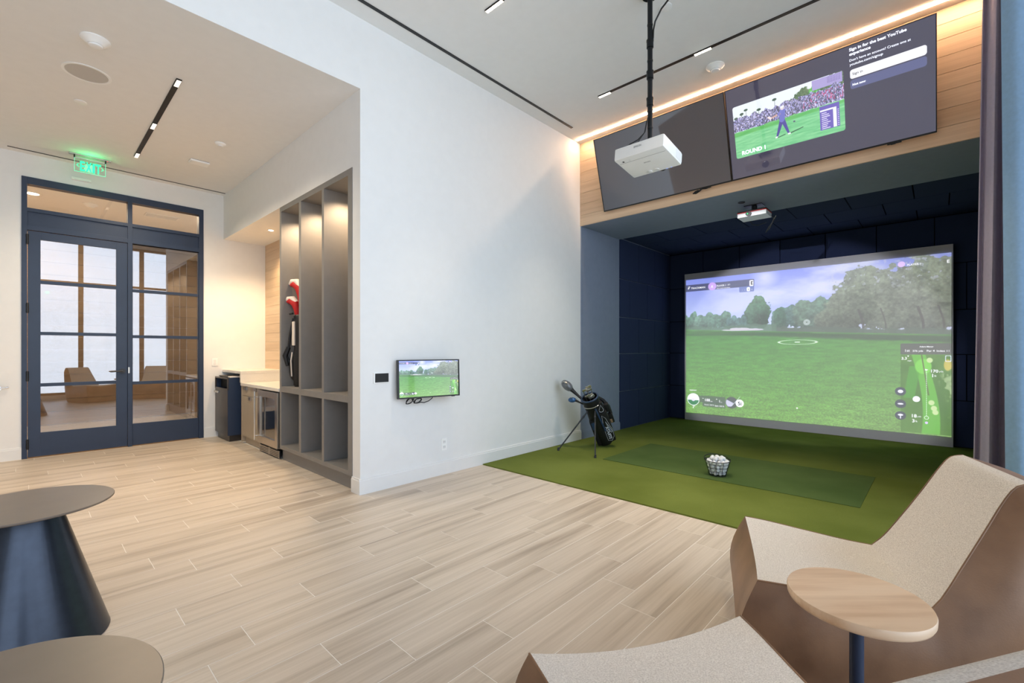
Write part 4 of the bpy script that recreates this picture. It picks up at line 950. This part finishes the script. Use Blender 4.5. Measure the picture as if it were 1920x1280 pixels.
pl_ = spot('projector_beam', (3.78, 1.75, 2.935), (0, 0, 0), 430, (.94, .93, 1.0), 44, .25, .02)
pl_.rotation_euler = (Vector((XS, 1.66, 1.30))-Vector((3.78, 1.75, 2.935))).to_track_quat('-Z', 'Y').to_euler()
# golf projector under the soffit
gp_ = thing('bay_projector', (6.17, 1.67, 2.97), 'small white and red projector fixed under the grey soffit of the bay', 'projector')
gb = obj('housing', MB().box((6.05, 1.509, 2.938), (6.292, 1.832, 2.988), .004), M['white'], gp_)
obj('red_band', MB().box((6.048, 1.507, 2.988), (6.294, 1.834, 2.998)), M['red'], gp_)
obj('top_cover', MB().box((6.05, 1.509, 2.998), (6.292, 1.832, 3.012), .003), M['black'], gp_)
obj('lens', MB().cyl((6.052, 1.70, 2.968), (6.022, 1.70, 2.964), .030, n=20), M['black'], gp_, smooth=True)
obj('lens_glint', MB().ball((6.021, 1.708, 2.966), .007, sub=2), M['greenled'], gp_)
obj('ceiling_plate', MB().cyl((6.17, 1.67, 3.012), (6.17, 1.67, 3.087), .03, n=14).box((6.09, 1.57, 3.080), (6.25, 1.77, 3.0875)), M['black'], gp_)
obj('cable', MB().tube([(6.28, 1.52, 2.97), (6.30, 1.49, 2.93), (6.28, 1.50, 2.86), (6.30, 1.54, 2.80), (6.32, 1.58, 2.77), (6.31, 1.55, 2.82), (6.30, 1.50, 2.88), (6.29, 1.46, 2.95)], .006).tube([(6.29, 1.76, 2.95), (6.33, 1.74, 2.90), (6.38, 1.68, 2.89), (6.42, 1.60, 2.92)], .004), M['wire'], gp_, smooth=True)
disc('round_cap', (5.92, 1.745, 3.088), .04, [(.040, -.0005), (.040, -.006), (.032, -.006), (.030, -.001), (0, -.001)], 'small dark ring cap in the soffit beside the red and white projector', 'ceiling cap', ('black',))

# ------------------------------------------------------------------ stand golf bag
B, T = Vector((5.350, 3.285, .066)), Vector((4.99, 3.30, .675))
a = (T-B).normalized(); vv = (Vector((0, 0, 1.0))-Vector((5.2, 3.3, .4))); v = (vv-a*vv.dot(a)).normalized(); e = a.cross(v).normalized()
if e.dot(Vector((.685, -.729, 0))) < 0: e = -e
bg_ = thing('stand_golf_bag', (5.2, 3.29, .012), 'black stand golf bag leaning on two thin legs beside the white wall', 'golf bag')
Lg = (T-B).length
obj('bag_body', MB().lathe(B, [(0, 0), (.095, 0), (.108, .03), (.112, .3), (.104, .5), (.110, Lg-.05), (.116, Lg-.01), (.112, Lg+.02), (.098, Lg+.018), (.094, Lg-.10), (0, Lg-.12)], 28, a), M['nylon'], bg_, smooth=True)
obj('rim', MB().tube([B+a*(Lg+.012)+(e*math.cos(2*PI*i/24)+v*math.sin(2*PI*i/24))*.108 for i in range(24)], .011, 8, True), M['bluenylon'], bg_, smooth=True)
obj('collar_band', MB().tube([B+a*(Lg-.085)+(e*math.cos(2*PI*i/24)+v*math.sin(2*PI*i/24))*.112 for i in range(24)], .006, 8, True), M['iron'], bg_, smooth=True)
def rbox(c, r0, r1, r2, bev):
    Rm = Matrix((e, a, v)).transposed().to_4x4(); Rm.translation = c
    return MB().box((-r0, -r1, -r2), (r0, r1, r2), bev, Rm)
pc = B+a*.27+e*.085+v*.055
pk = obj('large_pocket', rbox(pc, .062, .235, .052, .045), M['nylon'], bg_, smooth=True)
obj('upper_pocket', rbox(B+a*.56+e*.085+v*.04, .045, .085, .045, .035), M['nylon'], bg_, smooth=True)
obj('handle_flap', rbox(B+a*.50+e*.165-v*.01, .035, .06, .04, .028), M['nylon'], bg_, smooth=True)
obj('side_flap', rbox(B+a*.33+e*.175-v*.01, .03, .07, .035, .02), M['nylon'], bg_, smooth=True)
obj('tan_tag', rbox(B+a*.30+e*.165+v*.02, .014, .028, .006, .003), M['tan'], bg_)
obj('left_pocket', rbox(B+a*.22-e*.085+v*.055, .03, .20, .035, .025), M['nylon'], bg_, smooth=True)
obj('blue_patch', rbox(B+a*.34-e*.075+v*.088, .026, .055, .004, .003), M['bluenylon'], bg_)
obj('blue_band', MB().tube([B+a*.60+e*.02+v*.112, B+a*.40+e*.035+v*.118, B+a*.24+e*.045+v*.112], .012, 8), M['bluenylon'], bg_)
pf = Frame(pc+v*.0535-a*.19+e*.010, a, -e, .38, .1); pf.n = v
m = MB(); pf.text(m, 'STRATA', .04, .34, .52, .05, .04, .0015)
obj('lettering', m, M['inkwhite'], pk)
def outline(pts, r=.0022): return MB().tube([pc+v*.0545+e*x+a*y for x, y in pts], r, 6, True)
obj('white_piping', outline([(-.045, -.19), (.005, -.205), (.045, -.15), (.052, -.05), (.015, .15), (-.02, .20), (-.045, .02)]), M['inkwhite'], pk)
obj('arrow_trim', outline([(.0, .10), (.015, .05), (.043, -.07), (.030, -.085), (.012, -.03)], .003), M['inkwhite'], pk)
obj('arrow_fill', MB().prism([(.005, .06), (.036, -.066), (.018, -.03)], lambda p: pc+v*.0525+e*p[0]+a*p[1], lambda p: pc+v*.0542+e*p[0]+a*p[1]), M['clubblue'], pk)
uc = B+a*.56+e*.085+v*.086
obj('round_trim', MB().tube([uc+e*(.030*math.cos(t_))+a*(-.02+.030*math.sin(t_)) for t_ in [PI+i*PI/8 for i in range(9)]]+[uc+e*.012+a*.055], .0028, 6, True), M['inkwhite'], bg_)
for i, (hx, hv, foot) in enumerate(((-.085, .075, (4.657, 3.560, .012)), (.010, .115, (4.643, 2.996, .012)))):
    h0 = B+a*(Lg-.13)+e*hx+v*hv; f0 = Vector(foot)+Vector((0, 0, .010))
    lg = obj('leg', MB().tube([h0, f0], [.0095, .0085], 10), M['alu'], bg_, smooth=True)
    obj('foot', MB().cyl(f0+Vector((0, 0, -.0095)), f0+Vector((.006, 0, .03)), .016, .011, n=12), M['black'], lg)
    k = h0.lerp(f0, .12); obj('collar', MB().cyl(k, k+(f0-h0).normalized()*.03, .014, n=10), M['alu'], lg)
obj('shoulder_strap', MB().tube([B+a*(Lg-.03)+e*.09-v*.04, B+a*(Lg-.12)+e*.15-v*.05, B+a*(Lg-.22)+e*.185-v*.03, B+a*.38+e*.19-v*.02, B+a*.30+e*.15], [.018, .024, .028, .022, .014], 10), M['nylon'], bg_, smooth=True)
def club_head(name, c, q, sz, mat, label, shaft0):
    c = Vector(c); t = thing(name, c, label, 'golf club')
    nk = c+q*sz*.62
    obj('head', MB().ball(c, sz, (1.0, .82, .62), Vector((1, 0, 0)).rotation_difference(q).to_matrix()), mat, t, smooth=True)
    obj('neck', MB().tube([c+q*sz*.45, nk.lerp(Vector(shaft0), .15), nk.lerp(Vector(shaft0), .45), Vector(shaft0)], [sz*.42, sz*.28, sz*.20, sz*.14], 10), M['black'], t, smooth=True)
    return t
top = B+a*(Lg-.06)
dv = club_head('driver', (4.895, 3.595, .828), Vector((.10, -.60, -.45)).normalized(), .092, M['clubgrey'], 'big grey headed driver sticking out highest from the stand bag', top-e*.06+v*.01)
obj('crown_mark', MB().tube([Vector((4.812, 3.55, .868)), Vector((4.822, 3.60, .884)), Vector((4.838, 3.64, .868))], .008, 6).tube([Vector((4.82, 3.575, .882)), Vector((4.835, 3.545, .868))], .006, 6), M['iron'], dv)
fw = club_head('fairway_wood', (4.90, 3.515, .645), Vector((.10, -.70, .05)).normalized(), .056, M['clubblue'], 'blue headed fairway wood sticking out lower than the grey driver', top-e*.085+v*.03)
obj('crown_mark', MB().tube([Vector((4.853, 3.49, .672)), Vector((4.858, 3.52, .678))], .005, 6), M['clubgrey'], fw)
def iron(c, ang, label, putter=False):
    c = Vector(c); t = thing('iron_club', c, label, 'golf club', 'irons in the stand golf bag')
    dx = (e*math.cos(ang)+v*math.sin(ang)*.6).normalized()
    out = [(-.012, -.012), (.06, -.016), (.072, .004), (.066, .030), (.02, .014), (-.012, .010)]
    obj('head', MB().prism(out, lambda p: c+dx*p[0]+a*p[1]+v*.004, lambda p: c+dx*p[0]+a*p[1]-v*.008), M['iron'], t)
    obj('shaft', MB().cyl(c-a*.16, c+a*.012, .0055, n=8), M['steel'], t); return t
for i, (x, y, h, g, lb_) in enumerate(((-.045, .02, .05, .4, 'iron club leaning out lowest at the near rim of the stand bag'), (.0, .055, .035, -.3, 'bright iron club in the centre of the stand bag mouth'), (.045, .03, .065, 2.4, 'iron club at the near right rim of the stand bag'),
        (-.05, -.045, .11, .2, 'iron club standing at the far left rim of the stand bag'), (.0, -.055, .135, .5, 'tallest iron club at the far side of the stand bag'), (.05, -.04, .10, 2.8, 'iron club at the far right rim of the stand bag'))):
    iron(B+a*(Lg+h)+e*x+v*y, g, lb_)

# ------------------------------------------------------------------ wire basket and balls
BX, BY, BZ = 4.855, 1.660, .0165
bk_ = thing('ball_basket', (BX, BY, BZ), 'black wire basket full of white golf balls on the hitting mat', 'basket')
def rad(z): return .078+.042*(z/.15)
m = MB()
for z in (.004, .042, .080, .118): m.tube([(BX+rad(z)*math.cos(2*PI*i/28), BY+rad(z)*math.sin(2*PI*i/28), BZ+z) for i in range(28)], .0022, 6, True)
obj('ring_wires', m, M['wire'], bk_, smooth=True)
obj('rim', MB().tube([(BX+rad(.152)*math.cos(2*PI*i/28), BY+rad(.152)*math.sin(2*PI*i/28), BZ+.152) for i in range(28)], .0036, 8, True), M['wire'], bk_, smooth=True)
m = MB()
for i in range(10):
    c_, s_ = math.cos(2*PI*i/10+.2), math.sin(2*PI*i/10+.2)
    m.tube([(BX+rad(z)*c_, BY+rad(z)*s_, BZ+z) for z in (.004, .08, .152)], .0024, 6)
for i in range(-2, 3): m.tube([(BX+i*.028, BY-.068, BZ+.003), (BX+i*.028, BY+.068, BZ+.003)], .0014, 6)
obj('upright_wires', m, M['wire'], bk_, smooth=True)
ed = Vector((.685, -.729, 0)); fdr = Vector((.729, .685, 0))
pts = []
for i in range(17):
    t_ = i/16*PI; pts.append(Vector((BX, BY, BZ+.155))+ed*(-rad(.155)*1.06*math.cos(t_))+fdr*(rad(.155)*.95*math.sin(t_))+Vector((0, 0, .028*math.sin(t_)+.012*(1-i/16))))
obj('handle', MB().tube(pts, .0042, 8), M['wire'], bk_, smooth=True)
obj('handle_ear', MB().tube([pts[0]+ed*.004+Vector((0, 0, .012))*math.sin(t_)+ed*(-.010)*math.cos(t_) for t_ in [i*PI/5 for i in range(10)]], .0036, 6, True).tube([pts[-1]+Vector((0, 0, -.012+.004*i)) for i in range(6)], [.002, .004, .006, .006, .004, .002], 6), M['wire'], bk_)
r_ = .0213; bmesh_src = None; centres = []
for k in range(4):
    z = .0065+r_+k*.0372; Rin = rad(z)-.0045-r_*1.02
    n = int(2*PI*Rin/.0436)
    for i in range(n): centres.append((Rin*math.cos(2*PI*(i+.5*(k % 2))/n), Rin*math.sin(2*PI*(i+.5*(k % 2))/n), z))
    R2 = Rin-.0436
    if R2 > .026:
        n2 = int(2*PI*R2/.0442)
        for i in range(n2): centres.append((R2*math.cos(2*PI*(i+.5*(k % 2))/n2+.3), R2*math.sin(2*PI*(i+.5*(k % 2))/n2+.3), z))
    else: centres.append((0, 0, z))
z = .0065+r_+3*.0372
for i in range(7): centres.append((.056*math.cos(2*PI*i/7+.45), .056*math.sin(2*PI*i/7+.45), z+.0345))
centres.append((.0, .0, z+.041))
for cx_, cy_, cz_ in centres:
    if bmesh_src is None:
        o = obj('golf_ball', MB().ball((0, 0, 0), r_, sub=3), M['ball'], smooth=True, local=True); bmesh_src = o
    else:
        o = bmesh_src.copy(); COL.objects.link(o)
    o.location = (BX+cx_, BY+cy_, BZ+cz_)
    tag(o, 'plain white golf ball piled in the black wire basket', 'golf ball', 'golf balls in the wire basket')

# ------------------------------------------------------------------ curtains
def curtain(name, path_top, path_bot, mat, label, hem=True):
    n = len(path_top); rows = []
    zs_ = [.016, .05, .6, 1.2, 1.8, 2.4, 3.0, 3.6, 4.18, 4.262]
    def thick(P):
        out = []
        for i, p in enumerate(P):
            q0 = P[max(i-1, 0)]; q1 = P[min(i+1, n-1)]; d = Vector((q1[0]-q0[0], q1[1]-q0[1], 0)).normalized(); nn = Vector((-d.y, d.x, 0))*.0035
            out.append(nn)
        return out
    t = thing(name, (path_bot[n//2][0], path_bot[n//2][1], .016), label, 'curtain')
    for s_ in (1,):
        for z in zs_:
            k = (z-.016)/4.246; P = [Vector((b[0]*(1-k)+t_[0]*k, b[1]*(1-k)+t_[1]*k, z)) for t_, b in zip(path_top, path_bot)]
            nn = thick(P)
            rows.append([p+q for p, q in zip(P, nn)]+[p-q for p, q in reversed(list(zip(P, nn)))]+[P[0]+nn[0]])
    m = MB().grid(rows); obj('drape', m, mat, t, smooth=True, weld=True)
    hd_ = [Vector((p[0], p[1], 4.268)) for p in path_top]
    obj('heading_tape', MB().tube(hd_, .010, 6), mat, t)
    return t
N_ = 60
pt, pb = [], []
for i in range(N_+1):
    u = i/N_
    pt.append((5.12+.045*math.sin(u*2*PI*4.5+.4), -.255-.46*u)); pb.append((5.11+.075*math.sin(u*2*PI*4.5+.4)-.02*u, -.195-.52*u))
curtain('dark_curtain', pt, pb, M['curtaindark'], 'dark grey purple full height curtain gathered at the edge of the bay')
pt, pb = [], []
for i in range(N_+1):
    u = i/N_
    pt.append((4.93+.020*math.sin(u*2*PI*1.7+2.6)-.02*u, -.332-.40*u)); pb.append((4.92+.035*math.sin(u*2*PI*1.7+2.6)-.03*u, -.360-.38*u))
curtain('blue_curtain', pt, pb, M['curtainblue'], 'pale blue full height curtain at the right picture edge before the dark one')

# ------------------------------------------------------------------ cone tables
def cone_table(x, y, label):
    t = thing('cone_table', (x, y, 0), label, 'table', 'dark metal cone tables')
    obj('top', MB().lathe((x, y, .608), [(0, 0), (.285, 0), (.293, .003), (.295, .006), (.295, .010), (.293, .012), (0, .012)], 72), M['tableblk'], t, smooth=True)
    obj('cone_base', MB().lathe((x, y, .001), [(0, 0), (.276, 0), (.280, .003), (.278, .008), (.108, .607), (0, .607)], 64), M['cone'], t, smooth=True)
    return t
cone_table(-.005, 2.933, 'dark metal cone table whose tapering blue-grey base shows, farther from the camera')
cone_table(-.091, 1.255, 'dark metal cone table cut off by the picture\'s lower edge, only its round top showing')

# ------------------------------------------------------------------ lounge chairs
def cat(pts, n):
    pts = np.array(pts, float); P = np.vstack([2*pts[0]-pts[1], pts, 2*pts[-1]-pts[-2]]); out = []
    segs = len(pts)-1
    for i in range(n+1):
        s_ = i/n*segs; k = min(int(s_), segs-1); t = s_-k; p0, p1, p2, p3 = P[k:k+4]
        out.append(.5*((2*p1)+(-p0+p2)*t+(2*p0-5*p1+4*p2-p3)*t*t+(-p0+3*p1-3*p2+p3)*t**3))
    return out
def lounge_chair(x, y, rz, label):
    t = thing('lounge_chair', (x, y, 0), label, 'armless chair', 'lounge chairs', rz)
    V0 = .40
    seat = cat([(0, .432, .362), (-.10, .428, .350), (-.25, .415, .330), (-.42, .400, .312), (-.52, .397, .300)], 18)
    back = cat([(-.52, .397, .300), (-.565, .455, .290), (-.625, .565, .270), (-.690, .690, .252), (-.740, .790, .240), (-.775, .842, .234), (-.815, .856, .230)], 26)
    bot = cat([(.030, .012, .350), (-.12, .004, .345), (-.30, .002, .330), (-.48, .002, .310), (-.62, .004, .294), (-.72, .020, .280), (-.80, .16, .262), (-.845, .40, .252), (-.868, .62, .242), (-.872, .77, .236), (-.845, .845, .231)], 44)
    def P(p, u, dz=0.0, dv=0.0): return Vector((u*p[2], p[0]+V0+dv, p[1]+dz))
    U = [-1+2*j/14 for j in range(15)]
    def dip(i, n, u): return -.018*(1-u*u)*(1-i/n)
    rows = [[P(p, u, -.022*(1-u*u)*(1-i/18)-.010*(1-u*u), -.012*(1-u*u)*(1-i/18)) for u in U] for i, p in enumerate(seat)]
    obj('seat', MB().grid(rows), M['fabric'], t, smooth=True, local=True)
    rows = [[P(p, u, -.010*(1-u*u)*(1-min(1, i/8)), -.020*(1-u*u)*math.sin(PI*min(1, i/22))) for u in U] for i, p in enumerate(back)]
    obj('backrest', MB().grid(rows), M['fabric'], t, smooth=True, local=True)
    topc = seat+back[1:]; m = MB(); nT = 10
    for sg in (-1, 1):
        rows = []
        for pt_, pb_ in zip(topc, bot):
            row = []
            for j in range(nT+1):
                k = j/nT; b_ = math.sin(PI*k)*min(1, (44-len(rows))/7); ee = pt_*(1-k)+pb_*k
                row.append(Vector((sg*(ee[2]+.040*b_), ee[0]+V0+.055*b_*max(0, 1-len(rows)/9), ee[1])))
            rows.append(row)
        m.grid(rows)
    rows = []
    for j in range(nT+1):
        k = j/nT; b_ = math.sin(PI*k); ee = topc[0]*(1-k)+bot[0]*k
        rows.append([Vector((u*(ee[2]+.040*b_), ee[0]+V0+.055*b_-.012*(1-u*u)*(1-k), ee[1]-.032*(1-u*u)*(1-k))) for u in U])
    m.grid(rows)
    m.grid([[P(p, u, 0, -.03*(1-u*u)*(1 if p[0] < -.7 else 0)) for u in U] for p in bot]+[[P(back[-1], u) for u in U]])
    obj('leather_shell', m, M['leather'], t, smooth=True, local=True)
    sm_ = MB()
    for sg in (-1, 1): sm_.tube([Vector((sg*(p[2]-.001), p[0]+V0, p[1]-.001)) for p in topc[::2]], .0035, 6)
    obj('seam_piping', sm_, M['leather'], t, smooth=True, local=True)
    return t
def place(fm, F_, label):
    fm = Vector(fm+(0,)); F_ = Vector(F_+(0,)).normalized(); rt = fm-F_*.40
    return lounge_chair(rt.x, rt.y, math.atan2(-F_.x, F_.y), label)
place((2.227, .62), (-.332, .944), 'oatmeal fabric lounge chair with brown leather shell beside the curtains')
place((1.290, .665), (.53, .85), 'oatmeal lounge chair cut off by the lower picture edge, its leather corner showing')

# ------------------------------------------------------------------ small oak table
t = thing('side_table', (1.735, .184, 0), 'small round oak topped side table on a black post between the lounge chairs', 'table', rz=math.atan2(-.729, .685))
obj('top', MB().lathe((1.735, .184, .515), [(0, 0), (.168, 0), (.178, .006), (.182, .014), (.183, .030), (.181, .035), (0, .035)], 80), M['tabletop'], t, smooth=True)
obj('post', MB().cyl((1.735, .184, .012), (1.735, .184, .514), .0185, n=24), M['navy'], t, smooth=True)
obj('fixing_plate', MB().cyl((1.735, .184, .509), (1.735, .184, .5148), .06, n=28), M['black'], t)
obj('base', MB().lathe((1.735, .184, .001), [(0, 0), (.150, 0), (.150, .006), (.146, .010), (0, .012)], 48), M['navy'], t, smooth=True)
